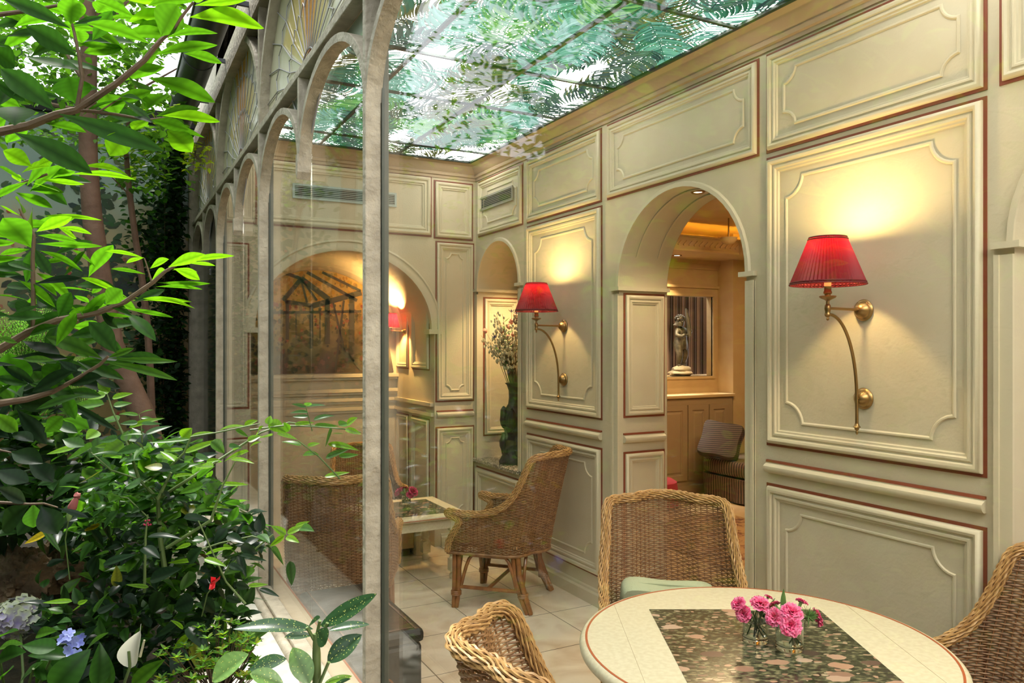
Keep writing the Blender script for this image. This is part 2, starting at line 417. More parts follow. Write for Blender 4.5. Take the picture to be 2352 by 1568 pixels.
MWD = {}
def mworld(o): return MWD.get(o.name, Matrix.Identity(4))
def obj(name, mb, m, parent=None, smooth=True, local=False, bevel=0, kind=None, label=None):
    me = bpy.data.meshes.new(name)
    me.from_pydata(mb.v, [], mb.f)
    if mb.c:
        a = me.attributes.new('Col', 'FLOAT_COLOR', 'POINT')
        arr = np.ones((len(mb.v), 4), dtype=np.float32); arr[:, :3] = np.array([q[:3] for q in mb.c], dtype=np.float32)
        a.data.foreach_set('color', arr.ravel())
    if smooth:
        me.polygons.foreach_set('use_smooth', [True] * len(me.polygons))
        try: me.set_sharp_from_angle(angle=math.radians(38))
        except Exception: pass
    me.update()
    me.materials.append(m)
    o = bpy.data.objects.new(name, me); COL.objects.link(o)
    if parent is not None:
        o.parent = parent
        if not local: o.matrix_parent_inverse = mworld(parent).inverted()
        if local: MWD[o.name] = mworld(parent).copy()
    if bevel:
        b = o.modifiers.new('bevel', 'BEVEL'); b.width = bevel; b.segments = 2; b.limit_method = 'ANGLE'; b.angle_limit = math.radians(40)
    if kind: o['kind'] = kind
    if label: o['label'] = label
    return o
def thing(name, label, cat, loc=(0, 0, 0), rz=0, group=None):
    o = bpy.data.objects.new(name, None); COL.objects.link(o); o.empty_display_size = .1
    o.location = loc; o.rotation_euler = (0, 0, rz)
    MWD[o.name] = Matrix.Translation(Vector(loc)) @ Matrix.Rotation(rz, 4, 'Z')
    o['label'] = label; o['category'] = cat
    if group: o['group'] = group
    return o
def tag(o, label, cat, group=None, kind=None):
    o['label'] = label; o['category'] = cat
    if group: o['group'] = group
    if kind: o['kind'] = kind
    return o
def root(name, loc=(0, 0, 0)):
    o = bpy.data.objects.new(name, None); COL.objects.link(o); o.location = loc; o['kind'] = 'structure'
    MWD[o.name] = Matrix.Translation(Vector(loc)); return o
def struct(name, mb, m, smooth=False, parent=None):
    o = obj(name, mb, m, parent, smooth)
    if parent is None: o['kind'] = 'structure'
    return o
def dup(r, loc, rz, label, group=None, scale=None):
    n = r.copy(); COL.objects.link(n); n.location = loc; n.rotation_euler = (0, 0, rz); n['label'] = label
    if group: n['group'] = group
    if scale: n.scale = scale
    for ch in list(r.children):
        c = ch.copy(); COL.objects.link(c); c.parent = n
        for g in list(ch.children):
            d = g.copy(); COL.objects.link(d); d.parent = c
    return n
def arc_pts(c, u, v, r0, r1, a0, a1, n):
    c = Vector(c); u = Vector(u); v = Vector(v)
    return [c + u * (r0 * math.cos(a0 + (a1 - a0) * i / n)) + v * (r1 * math.sin(a0 + (a1 - a0) * i / n)) for i in range(n + 1)]
# ================================================================ THE SETTING
XW, YB, ZC = 2.83, 6.0, 3.26            # long wall, end wall, glazed ceiling

def wall_open(mb, mp, u0, u1, z0, z1, ops, nseg=24):
    """a wall sheet with arched openings; the reveals run back by each opening's depth"""
    cuts = sorted(ops, key=lambda o: o['u'][0]); cur = u0
    def quad(a, b, c, d): mb.add([a, b, c, d], [(0, 1, 2, 3)])
    for o in cuts:
        a, b = o['u']; quad(mp(cur, z0, 0), mp(a, z0, 0), mp(a, z1, 0), mp(cur, z1, 0)); cur = b
        sill, zs, rise, dp = o['sill'], o['spring'], o['rise'], o['depth']
        c = (a + b) / 2; h = (b - a) / 2
        if sill > z0:
            quad(mp(a, z0, 0), mp(b, z0, 0), mp(b, sill, 0), mp(a, sill, 0)); quad(mp(a, sill, 0), mp(b, sill, 0), mp(b, sill, dp), mp(a, sill, dp))
        arc = [(c - h * math.cos(PI * i / nseg), zs + rise * math.sin(PI * i / nseg)) for i in range(nseg + 1)]
        for (p, zp), (q, zq) in zip(arc, arc[1:]):
            quad(mp(p, zp, 0), mp(q, zq, 0), mp(q, z1, 0), mp(p, z1, 0)); quad(mp(p, zp, 0), mp(p, zp, dp), mp(q, zq, dp), mp(q, zq, 0))
        for e in (a, b): quad(mp(e, sill, 0), mp(e, zs, 0), mp(e, zs, dp), mp(e, sill, dp))
        if o.get('closed'):
            quad(mp(a, sill, dp), mp(b, sill, dp), mp(b, zs, dp), mp(a, zs, dp))
            for (p, zp), (q, zq) in zip(arc, arc[1:]): quad(mp(p, zs, dp), mp(q, zs, dp), mp(q, zq, dp), mp(p, zp, dp))
    quad(mp(cur, z0, 0), mp(u1, z0, 0), mp(u1, z1, 0), mp(cur, z1, 0))

DOOR = dict(u=(2.823, 3.90), sill=0, spring=2.07, rise=.52, depth=.38)
NICHE = dict(u=(5.215, 5.955), sill=.73, spring=2.19, rise=.37, depth=.42, closed=True)
DOOR3 = dict(u=(.46, 1.545), sill=0, spring=2.07, rise=.52, depth=.38)
ALC = dict(u=(.955, 2.443), sill=0, spring=1.84, rise=.65, depth=.97, closed=True)

mb = MB(); wall_open(mb, lambda u, z, d: (XW + d, u, z), -1.0, YB, 0, 3.5, [DOOR, NICHE, DOOR3])
wall_right = struct('wall_right', mb, WALLP)
mb = MB(); wall_open(mb, lambda u, z, d: (u, YB + d, z), .72, XW + .5, 0, 3.5, [ALC])
wall_back = struct('wall_back', mb, WALLP)
mb = MB(); mb.box((-.0 + .72, -1.12, 0), (XW + .5, -1.0, 3.5)); struct('wall_front', mb, WALLP)
mb = MB(); mb.add([(.3, -1.1, 0), (3.9, -1.1, 0), (3.9, 7.2, 0), (.3, 7.2, 0)], [(0, 1, 2, 3)]); struct('floor', mb, FLOORM)

PK_ = .7
PROF = [(0, .001), (0, .016), (.008, .030), (.022, .036), (.036, .030), (.043, .017), (.050, .016), (.058, .024), (.070, .024), (.078, .014), (.088, .013), (.094, .003), (.10, .002)]
def panel(host, O, u, v, n, w, h, scoop=.13, k=.72, red=True, inner=True, inset=.04):
    O = Vector(O); u = Vector(u); v = Vector(v); n = Vector(n)
    def rect(i, o): return [O + u * i + v * i + n * o, O + u * (w - i) + v * i + n * o, O + u * (w - i) + v * (h - i) + n * o, O + u * i + v * (h - i) + n * o]
    m = MB(); m.loops([rect(i * k, o * min(1, k * 1.1)) for i, o in PROF]); obj('panel_moulding', m, TRIMP, host)
    if red:
        m = MB(); m.loops([rect(-.013, .0), rect(-.013, .004), rect(.0, .004), rect(.0, .0)]); obj('painted_line', m, REDL, host, False)
    if inner:
        i0 = .1 * k + inset * k
        def scl(dl, o):
            P = []; a, b = i0, i0; W_, H_ = w - i0, h - i0; R = scoop * k + dl; e = math.sqrt(max(R * R - dl * dl, 1e-9))
            cs = [((a, b), 0), ((W_, b), 1), ((W_, H_), 2), ((a, H_), 3)]
            a0 = math.asin(min(1, dl / R))
            for (cx, cz), q in cs:
                for i in range(7):
                    t = a0 + (PI / 2 - 2 * a0) * i / 6
                    ang = {0: PI / 2 - t, 1: PI - t, 2: 1.5 * PI - t, 3: 2 * PI - t}[q]
                    P.append(O + u * (cx + R * math.cos(ang)) + v * (cz + R * math.sin(ang)) + n * o)
            return P
        m = MB(); m.loops([scl(0, .001), scl(.004, .007), scl(.010, .007), scl(.016, .001)]); obj('scalloped_bead', m, TRIMP, host)

def bar(host, O, u, v, n, w, name='rail_moulding', red=True, prof=None):
    """horizontal moulding with rounded nose, closed at its ends"""
    O = Vector(O); u = Vector(u); v = Vector(v); n = Vector(n)
    prof = prof or [(0, 0), (0, .016), (.008, .026), (.020, .032), (.032, .030), (.040, .020), (.044, .012), (.05, .011), (.05, 0)]
    m = MB(); m.loops([[O + v * a + n * b for a, b in prof], [O + u * w + v * a + n * b for a, b in prof]], True, True); obj(name, m, TRIMP, host)
    if red:
        m = MB(); q = O + v * .05; m.prism([q, q + n * .013, q + n * .010 + v * .011, q + v * .011], u * w); obj('painted_line', m, REDL, host, False)

uY, uX, uZ, nX, nY = (0, 1, 0), (1, 0, 0), (0, 0, 1), (-1, 0, 0), (0, -1, 0)
# long wall: frieze row, sconce panels, dado
for a, b in ((5.16, 5.93), (4.10, 5.07), (2.75, 4.013), (1.651, 2.677), (.45, 1.582)):
    panel(wall_right, (XW, a, 2.645), uY, uZ, nX, b - a, .455, .11, .62)
for a, b in ((4.095, 5.07), (1.652, 2.675)):
    panel(wall_right, (XW, a, 1.232), uY, uZ, nX, b - a, 1.365, .13)
    bar(wall_right, (XW, a - .01, 1.09), uY, uZ, nX, b - a + .02)
    panel(wall_right, (XW, a, .205), uY, uZ, nX, b - a, .82, .12)
panel(wall_right, (XW, 5.20, .21), uY, uZ, nX, .77, .44, .08, .8, inner=False)
# door reveal panels (far jamb and near jamb of the middle arch, far jamb of the niche)
for yj, nn in ((3.90, nY),):
    panel(wall_right, (XW + .045, yj, 1.26), uX, uZ, nn, .30, .76, k=.62, inner=False)
    bar(wall_right, (XW + .03, yj, 1.09), uX, uZ, nn, .32)
    panel(wall_right, (XW + .045, yj, .22), uX, uZ, nn, .30, .80, k=.62, inner=False)
panel(wall_right, (XW + .06, 5.955, .93), uX, uZ, nY, .33, 1.18, k=.65, inner=False)
panel(wall_right, (XW + .42, 5.30, .93), uY, uZ, nX, .55, 1.18, k=.65, inner=False)
# imposts and casings round the arches
for (a, b), zs in ((DOOR['u'], 2.07), (DOOR3['u'], 2.07), (NICHE['u'], 2.19)):
    m = MB()
    for e, s in ((a, -1), (b, 1)):
        lo, hi = (e - .07, e + .03) if s < 0 else (e - .03, e + .07)
        for i, (z0, z1, ex) in enumerate(((zs - .024, zs, .0),)):
            m.box((XW - .028 + ex * -.4, lo - ex * s * 0, z0), (XW + .38, hi, z1))
    obj('impost_moulding', m, TRIMP, wall_right, False)
    m = MB()
    for e, s in ((a, -1), (b, 1)):
        y0, y1 = (e - .062, e) if s < 0 else (e, e + .062)
        zlo = .0 if zs < 2.1 else .73
        m.box((XW - .012, y0, zlo), (XW, y1, zs - .045))
        m.box((XW - .02, y0 + (.0 if s < 0 else .044), zlo), (XW - .008, y1 - (.044 if s < 0 else .0), zs - .045))
    c = (a + b) / 2; h = (b - a) / 2; rr = .52 if zs < 2.1 else .37
    def ring(ex, o): return [Vector((XW - o, c - (h + ex) * math.cos(PI * i / 24), zs + (rr + ex) * math.sin(PI * i / 24))) for i in range(25)]
    m.loops([ring(0, 0), ring(0, .012), ring(.022, .012), ring(.026, .004), ring(.03, 0)], False)
    obj('arch_casing', m, TRIMP, wall_right)
# soffit strip panel of the middle arch
m = MB()
for e0, e1 in ((.10, .112), (.27, .282)):
    L = []
    for i in range(25):
        t = PI * (.12 + .76 * i / 24); y = 3.3615 - .5355 * math.cos(t); z = 2.07 + .517 * math.sin(t)
        L.append((y, z))
    m.loops([[Vector((XW + e0, y, z)) for y, z in L], [Vector((XW + e0, y, z - .007)) for y, z in L], [Vector((XW + e1, y, z - .007)) for y, z in L], [Vector((XW + e1, y, z)) for y, z in L]], False)
obj('soffit_bead', m, TRIMP, wall_right)
# niche shelf
m = MB(); m.box((XW - .035, 5.185, .70), (XW + .42, 5.99, .732)); tag(obj('granite_shelf', m, GRAN, None, False, bevel=.006), 'speckled granite shelf slab under the tall dark vase in the wall niche', 'shelf')

# end wall
panel(wall_back, (1.05, YB, 2.63), uX, uZ, nY, 1.353, .487, .06, .8, inner=False)
panel(wall_back, (2.447, YB, 2.62), uX, uZ, nY, .34, .47, k=.7, inner=False)
panel(wall_back, (.765, YB, 2.63), uX, uZ, nY, .22, .487, k=.5, inner=False)
panel(wall_back, (2.463, YB, 1.235), uX, uZ, nY, .335, 1.34, .07, .62, inset=.03)
bar(wall_back, (2.46, YB, 1.09), uX, uZ, nY, .34)
panel(wall_back, (2.463, YB, .20), uX, uZ, nY, .335, .80, .07, .62, inset=.03)
panel(wall_back, (.765, YB, 1.24), uX, uZ, nY, .165, 1.22, k=.5, inner=False)
panel(wall_back, (.765, YB, .20), uX, uZ, nY, .165, .80, k=.5, inner=False)
m = MB()
def aring(ex, o): return [Vector((1.699 - (.744 + ex) * math.cos(PI * i / 30), YB - o, 1.84 + (.65 + ex) * math.sin(PI * i / 30))) for i in range(31)]
m.loops([aring(-.03, -.02), aring(-.03, .014), aring(.0, .02), aring(.02, .012), aring(.035, .012), aring(.045, .02), aring(.06, .014), aring(.06, 0)], False)
for e in (.955, 2.443):
    m.box((e - .055, YB - .02, 1.80), (e + .055, YB + .10, 1.84))
obj('arch_casing', m, TRIMP, wall_back)
# alcove dado: ledge, rails, panels
for z, d in ((1.44, .07), (1.30, .045), (1.215, .03), (1.13, .025)):
    m = MB(); m.box((.955, 6.97 - d, z - .03), (2.443, 6.97, z)); m.box((.955, 6.97 - d * .6, z - .055), (2.443, 6.97, z - .03))
    m.box((2.443 - d, 6.02, z - .03), (2.443, 6.97, z)) if z < 1.3 else None
    obj('dado_moulding', m, TRIMP, wall_back, False)
panel(wall_back, (2.443, 6.52, 1.50), (0, -1, 0), uZ, nX, .40, .86, k=.6, inner=False)
panel(wall_back, (2.443, 6.93, 1.50), (0, -1, 0), uZ, nX, .30, .80, k=.5, inner=False)
panel(wall_back, (2.443, 6.52, .20), (0, -1, 0), uZ, nX, .40, .86, k=.6, inner=False)
panel(wall_back, (2.443, 6.93, .20), (0, -1, 0), uZ, nX, .30, .86, k=.5, inner=False)
m = MB()
def vring(ex, y): return [Vector((1.699 - (.744 - ex) * math.cos(PI * i / 30), y, 1.84 + (.65 - ex) * math.sin(PI * i / 30))) for i in range(31)]
m.loops([vring(0, 6.80), vring(.03, 6.82), vring(.045, 6.86), vring(.07, 6.87), vring(.085, 6.93), vring(.10, 6.965)], False)
obj('vault_moulding', m, TRIMP, wall_back)
# skirtings
SK = [(0, 0), (0, .022), (.075, .022), (.088, .012), (.10, .011), (.108, 0)]
sk = MB()
for a, b in ((1.607, 2.761), (3.962, 6.0)): sk.loops([[Vector((XW - o, a, z)) for z, o in SK], [Vector((XW - o, b, z)) for z, o in SK]], True, True)
struct('baseboard_right', sk, TRIMP)
sk = MB()
for a, b in ((.72, .90), (2.50, 2.83)): sk.loops([[Vector((a, YB - o, z)) for z, o in SK], [Vector((b, YB - o, z)) for z, o in SK]], True, True)
struct('baseboard_back', sk, TRIMP)
# cornice under the glazed ceiling (one mitred run) and ceiling border
CP = [(0, 3.125), (.010, 3.125), (.012, 3.145), (.026, 3.15), (.03, 3.168), (.024, 3.176), (.036, 3.186), (.048, 3.206), (.062, 3.218), (.066, 3.232), (.07, 3.236), (.12, 3.252), (.13, 3.262)]
m = MB(); m.loops([[Vector((XW - o, -1.0, z)) for o, z in CP], [Vector((XW - o, YB - o, z)) for o, z in CP], [Vector((.95, YB - o, z)) for o, z in CP]], False)
struct('trim_1', m, CORN, True)
m = MB(); m.box((.78, -1.0, 3.262), (2.71, 5.87, 3.30)); m.box((2.71, -1, 3.2625), (2.85, 6.0, 3.40)); m.box((.78, 5.87, 3.2625), (2.85, 6.02, 3.40)); m.box((.78, -1, 3.2605), (.95, 6.0, 3.40))
struct('trim_2', m, CORN)
m = MB(); m.box((.74, -1.15, 3.50), (7.4, 7.25, 3.62)); struct('roof', m, WALLOUT)  # unseen slab put over the building to block the sun
m = MB(); m.box((.80, YB + .02, 0), (.95, 7.9, 3.5)); m.box((.955, 6.98, 0), (3.3, 7.05, 3.5)); m.box((.80, 7.82, 0), (.95, 7.95, 3.5)); struct('wall_outer', m, WALLOUT)

# ---- glazed ceiling: backlit panes painted with palm fronds, dark bars
ceil = root('ceiling')
XS = [.95, 1.44, 2.067, 2.71]; YS = [-1.0, .35, 1.35, 2.772, 3.79, 4.455, 5.54, 5.87]
for i in range(3):
    for j in range(7):
        m = MB(); m.add([(XS[i], YS[j], ZC), (XS[i + 1], YS[j], ZC), (XS[i + 1], YS[j + 1], ZC), (XS[i], YS[j + 1], ZC)], [(0, 3, 2, 1)])
        obj('glass_panel', m, SKYGL, ceil, False)
m = MB()
for x in XS: m.box((x - .011, -1.0, ZC - .016), (x + .011, 5.87, ZC - .002))
for y in YS[1:]: m.box((.95, y - .010, ZC - .0155), (2.71, y + .010, ZC - .0022))
obj('glazing_bar', m, BARM, ceil, False)
fr = MB(); rr = random.Random(11)
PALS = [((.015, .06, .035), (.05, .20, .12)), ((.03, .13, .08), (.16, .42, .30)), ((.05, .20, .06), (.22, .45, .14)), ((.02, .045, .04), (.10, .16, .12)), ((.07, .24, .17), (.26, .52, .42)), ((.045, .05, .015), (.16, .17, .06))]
def leaflet(P, d, side, L, wd, col, z):
    """curved tapering leaflet lying in the glass"""
    n = 7; vs = []; cs = []
    a = math.atan2(d[1], d[0])
    x, y = P
    for i in range(n):
        t = i / (n - 1); w = wd * (math.sin(PI * min(1, .12 + .88 * t)) ** .8 + .02)
        aa = a + side * (-1.0 * t * t)
        nx_, ny_ = -math.sin(aa), math.cos(aa)
        vs += [(x + nx_ * w, y + ny_ * w, z), (x - nx_ * w, y - ny_ * w, z)]
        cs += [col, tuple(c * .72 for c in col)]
        x += math.cos(aa) * L / (n - 1); y += math.sin(aa) * L / (n - 1)
    if max(q[0] for q in vs) < .96 or min(q[0] for q in vs) > 2.70 or min(q[1] for q in vs) > 5.86: return
    vs = [(min(2.705, max(.955, a_)), min(5.865, b_), c_) for a_, b_, c_ in vs]
    fr.add(vs, [(2 * i, 2 * i + 1, 2 * i + 3, 2 * i + 2) for i in range(n - 1)], cs)
fi = 0
yy = .7
while yy < 6.1:
    for q in range(7):
        fi += 1
        x = 1.0 + 1.7 * (q + rr.uniform(.1, .9)) / 7; y = yy + rr.uniform(-.2, .2)
        h = rr.choice((-1, 1)) * PI / 2 + rr.uniform(-.9, .9); bend = rr.uniform(-1.1, 1.1)
        Ls = rr.uniform(.55, .95); lo, hi = rr.choice(PALS); z = ZC - .0008 - (fi % 40) * .00003
        st = []
        for k in range(38):
            t = k / 37; aa = h + bend * t
            x += math.cos(aa) * Ls / 37; y += math.sin(aa) * Ls / 37; st.append((x, y))
            ll = (.10 + .17 * math.sin(PI * min(1, .15 + t * .85))) * rr.uniform(.85, 1.1) * (Ls / .8)
            for sd in (-1, 1):
                c = rr.random(); col = tuple(a + (b - a) * c for a, b in zip(lo, hi))
                oa = aa + sd * rr.uniform(.95, 1.2)
                leaflet((x, y), (math.cos(oa), math.sin(oa)), sd, ll, rr.uniform(.006, .010), col, z - rr.random() * .00002)
        sp = MB()
        for (ax, ay), (bx, by) in zip(st, st[1:]):
            if .96 < ax < 2.7 and .96 < bx < 2.7 and max(ay, by) < 5.86:
                dx, dy = bx - ax, by - ay; ln = math.hypot(dx, dy); ox, oy = -dy / ln * .003, dx / ln * .003
                fr.add([(ax + ox, ay + oy, z - .00003), (ax - ox, ay - oy, z - .00003), (bx - ox, by - oy, z - .00003), (bx + ox, by + oy, z - .00003)], [(0, 1, 2, 3)], [lo] * 4)
    yy += .23
obj('painted_fronds', fr, FRONDM, ceil, False)

# ---- vents
def vent(name, O, u, n, w, h, m_, label, slats=6):
    O = Vector(O); u = Vector(u); n = Vector(n); v = Vector((0, 0, 1))
    t = thing(name, label, 'air vent', O)
    m = MB(); b = .016
    def rect(i, o): return [O + u * i + v * i + n * o, O + u * (w - i) + v * i + n * o, O + u * (w - i) + v * (h - i) + n * o, O + u * i + v * (h - i) + n * o]
    m.loops([rect(0, 0.0), rect(0, .012), rect(b, .012), rect(b, .001)]); obj('frame', m, m_, t, False)
    m = MB(); m.add(rect(b, .002), [(0, 1, 2, 3)]); obj('shade_backing', m, BLACK, t, False)  # black sheet painted as the shade behind the slats
    for i in range(slats):
        m = MB(); z = b + (h - 2 * b) * (i + .5) / slats; c = O + u * (w / 2) + v * z + n * .006
        m.obox(c, u, v + n * .35, n - v * .35, w / 2 - b, .0030, .0015); obj('slat', m, m_, t, False)
vent('air_vent', (1.262, YB - .003, 2.842), uX, nY, .84, .115, ALU, 'long pale blue air vent grille high on the end wall above the alcove arch')
vent('air_vent', (XW - .003, 5.30, 2.85), uY, nX, .64, .115, GRILL2, 'short grey air vent grille high on the side wall above the niche', 6)

# ---- alcove mural
mur = thing('mural', 'painted mural of a glasshouse with yellow foliage in the arched alcove', 'mural', (1.699, 6.955, 1.45))
m = MB(); P = [Vector((.985, 6.955, 1.45)), Vector((2.413, 6.955, 1.45)), Vector((2.343, 6.955, 1.84))] + [Vector((1.699 + .645 * math.cos(PI * i / 24), 6.955, 1.84 + .55 * math.sin(PI * i / 24))) for i in range(1, 24)] + [Vector((1.055, 6.955, 1.84))]
m.prism(P, (0, .01, 0)); obj('canvas', m, AMURAL, mur, False)
m = MB()
def stroke(x0, z0, x1, z1, w, col, y=6.9512):
    d = Vector((x1 - x0, 0, z1 - z0)); nn = Vector((-d.z, 0, d.x)).normalized() * w / 2
    a = Vector((x0, y, z0)); b = Vector((x1, y, z1)); m.add([a - nn, a + nn, b + nn, b - nn], [(0, 1, 2, 3)], col)
dk = (.06, .062, .035)
def mp_(px, py): q = W(px, py, Y=6.953); return q.x, q.z
for a, b, w in (((692, 640), (650, 690), .04), ((692, 640), (755, 687), .05), ((655, 692), (718, 702), .035), ((718, 702), (830, 672), .05), ((692, 645), (705, 695), .02), ((692, 640), (728, 690), .02), ((705, 625), (820, 690), .03), ((740, 625), (828, 668), .025), ((660, 690), (660, 780), .03), ((715, 700), (715, 800), .035), ((752, 690), (752, 790), .045), ((808, 680), (808, 830), .05), ((620, 718), (830, 715), .025), ((765, 695), (800, 840), .018), ((790, 690), (770, 850), .018), ((735, 705), (735, 790), .012), ((680, 715), (680, 790), .012), ((650, 625), (692, 640), .03), ((780, 790), (830, 850), .02), ((625, 715), (625, 790), .02)):
    (x0, z0), (x1, z1) = mp_(*a), mp_(*b); stroke(x0, z0, x1, z1, w, dk)
obj('painted_beams', m, PAINT, mur, False); m = MB()
rr = random.Random(3)
for i in range(900):
    a = rr.uniform(0, 1); x = 1.02 + 1.36 * rr.random(); z = 1.47 + .92 * rr.random() ** .8
    if ((x - 1.699) / .63) ** 2 + (max(0, z - 1.84) / .54) ** 2 > 1: continue
    if z > 2.08: col = rr.choice(((.60, .34, .03), (.50, .26, .02), (.42, .30, .04), (.30, .20, .03))); 
    elif z > 1.75: col = rr.choice(((.10, .10, .03), (.34, .10, .04), (.20, .16, .05), (.07, .06, .02)))
    else: col = rr.choice(((.03, .03, .012), (.10, .05, .02), (.16, .06, .03), (.04, .05, .02)))
    if .15 < (z - 1.45) < .45 and abs(x - 1.7) < .45 and rr.random() < .5: continue
    s = rr.uniform(.010, .028); th = rr.uniform(0, 6.28)
    m.add([(x + s * math.cos(th + k * 1.2566) * (1 if k % 2 else .6), 6.9522 - .0000007 * i, z + s * math.sin(th + k * 1.2566)) for k in range(5)], [(0, 1, 2, 3, 4)], col)
obj('painted_foliage', m, PAINT, mur, False)

# ================================================================ FACADE: posts, gothic arches, leaded upper lights
XO, XG = .70, .752
PY = [.20, 2.313, 4.181, 5.962, 7.767]
ZSILL, ZTR = .415, 2.82
def vbar(m, y, z0, z1, wy=.030, x0=XO, x1=XG):
    m.box((x0, y - wy, z0), (x1, y, z1))
def ringbar(m, yc, hw, zs, rise, th, x0=XO + .003, x1=XG + .002, a0=0, a1=PI, n=26):
    def pts(ex, x): return [Vector((x, yc - (hw + ex) * math.cos(a0 + (a1 - a0) * i / n), zs + (rise + ex) * math.sin(a0 + (a1 - a0) * i / n))) for i in range(n + 1)]
    A, B, C, D = pts(0, x0), pts(0, x1), pts(th, x1), pts(th, x0)
    m.loops([A, B, C, D, A], False)
leadw = .0038
def lead(m, a, b, r=leadw):
    m.tube([a, b], r, 5)
for bi in range(4):
    y0, y1 = PY[bi], PY[bi + 1]                                       # near post, far post (face at y1 is its near edge + .03)
    r0 = root('window_%d' % (bi + 1), (XG, (y0 + y1) / 2, ZSILL))
    a, b = y0, y1 - .030; yc = (a + b) / 2; half = (b - a) / 2
    m = MB(); vbar(m, y1, ZSILL - .03, ZTR + .75)
    if bi == 0: vbar(m, y0, ZSILL - .03, ZTR + .75)
    obj('post', m, FRAME, r0, False, bevel=.004)
    m = MB(); m.box((XG, y1 - .036, ZSILL), (XG + .022, y1 + .004, ZTR)); obj('gasket', m, GASK, r0, False)
    m = MB(); m.box((XO, a, ZTR), (XG, b, ZTR + .035)); obj('transom', m, FRAME, r0, False, bevel=.004)
    m = MB(); m.box((XO - .005, a, ZSILL - .03), (XG + .01, b, ZSILL + .022)); obj('bottom_rail', m, FRAME, r0, False, bevel=.008)
    pw = .034
    for (c0, c1) in ((a, yc - pw / 2), (yc + pw / 2, b)):
        m = MB(); ringbar(m, (c0 + c1) / 2, (c1 - c0) / 2 - .0, 2.455, .315, .03); obj('arch_frame', m, FRAME, r0)
    m = MB(); P = [Vector((XO, yc - pw / 2, 2.50)), Vector((XO, yc - pw / 2, 2.425)), Vector((XO, yc, 2.395)), Vector((XO, yc + pw / 2, 2.425)), Vector((XO, yc + pw / 2, 2.50))]
    P = [q + Vector((-.004, 0, 0)) for q in P]; m.prism(P, (XG + .006 - XO, 0, 0)); m.box((XO + .002, yc - .012, 2.5), (XG, yc + .012, ZTR)); obj('pendant', m, FRAME, r0, False, bevel=.003)
    # clear glass below
    m = MB(); m.box((XG + .004, a, ZSILL), (XG + .010, b, ZTR)) if bi == 0 else (m.box((XG + .004, a, ZSILL), (XG + .010, yc - .0015, ZTR)), m.box((XG + .004, yc + .0015, ZSILL), (XG + .010, b, ZTR)))
    obj('glass_pane', m, PANE, r0, False)
    # spandrel glass between arches and transom: leaded pale glass, set back
    m = MB(); sp = []
    for (c0, c1) in ((a, yc), (yc, b)):
        cc, hh = (c0 + c1) / 2, (c1 - c0) / 2
        up = [Vector((XG + .001, c0 + (c1 - c0) * i / 20, ZTR)) for i in range(21)]
        dn = [Vector((XG + .001, cc - hh * math.cos(PI * i / 20), 2.455 + .33 * math.sin(PI * i / 20))) for i in range(21)]
        up = [Vector((XG + .001, q.y, ZTR)) for q in dn]
        m.loops([dn, up], False)
    obj('spandrel_glass', m, GREENG, r0, False)
    m = MB()
    for k in range(-3, 4):
        t = k / 3; lead(m, (XG - .004, yc + t * .05, 2.56 + abs(t) * .02), (XG - .004, yc + t * .32, ZTR), .004)
    obj('lead_came', m, LEADC, r0)
    # big upper arch with fan of leaded glass
    zb, rise = ZTR + .035, .70
    m = MB(); ringbar(m, yc, half, zb, rise, .035); obj('upper_arch_frame', m, FRAME, r0)
    m = MB(); ringbar(m, yc, half + .03, zb, rise + .03, .9, x0=XG + .01, x1=XG + .03)
    obj('spandrel_wall', m, FRAME, r0)
    m = MB()
    def ell(t, k): return Vector((XG - .002, yc - half * k * math.cos(t), zb + rise * k * math.sin(t)))
    rays = 15; rings = [.13, .42, .72, 1.0]
    cellm = {}
    for i in range(rays):
        t0, t1 = PI * i / rays, PI * (i + 1) / rays
        for j in range(len(rings) - 1):
            mid = abs(i - (rays - 1) / 2)
            kk = AMBER if (mid <= 1.2) else (YELG if (mid < 4.5 and j < 2) else OPAL)
            cellm.setdefault(kk.name, MB()).add([ell(t0, rings[j]), ell(t1, rings[j]), ell(t1, rings[j + 1]), ell(t0, rings[j + 1])], [(0, 1, 2, 3)])
        cellm.setdefault(REDG.name, MB()).add([ell(t0, 0), ell(t1, .13), ell(t0, .13)], [(0, 1, 2)])
    for k, v in cellm.items(): obj('stained_glass', v, MAT[k], r0, False)
    m = MB()
    for i in range(1, rays):
        t = PI * i / rays
        pts = [ell(t + (.0 if j % 2 == 0 else .05), k) for j, k in enumerate((.13, .42, .72, 1.0))]
        m.tube([p + Vector((-.006, 0, 0)) for p in pts], leadw * .8, 5)
        for j, k in enumerate((.42, .72)):
            q = ell(t + (.05 if j % 2 == 0 else 0), k); q2 = ell(t + PI / rays / 2, k + .05); q3 = ell(t + PI / rays + (.05 if j % 2 == 0 else 0), k)
            m.tube([q + Vector((-.006, 0, 0)), q2 + Vector((-.006, 0, 0)), q3 + Vector((-.006, 0, 0))], leadw * .7, 5)
    m.tube([ell(PI * i / 12, .13) + Vector((-.006, 0, 0)) for i in range(13)], leadw, 5)
    m.tube([ell(PI * i / 12, .07) + Vector((-.006, 0, 0)) for i in range(13)], leadw, 5)
    obj('lead_came', m, LEADC, r0)
m = MB(); m.box((XO - .01, -1.1, ZTR + .66), (XG + .06, 8.0, ZTR + .82)); struct('trim_3', m, FRAME)
m = MB(); m.box((XO - .01, 7.70, .3), (XG + .05, 7.82, 3.5)); m.box((XO - .025, 7.715, .3), (XO - .01, 7.745, 3.5)); m.box((XO - .025, 7.78, .3), (XO - .01, 7.81, 3.5)); struct('trim_4', m, FRAME)
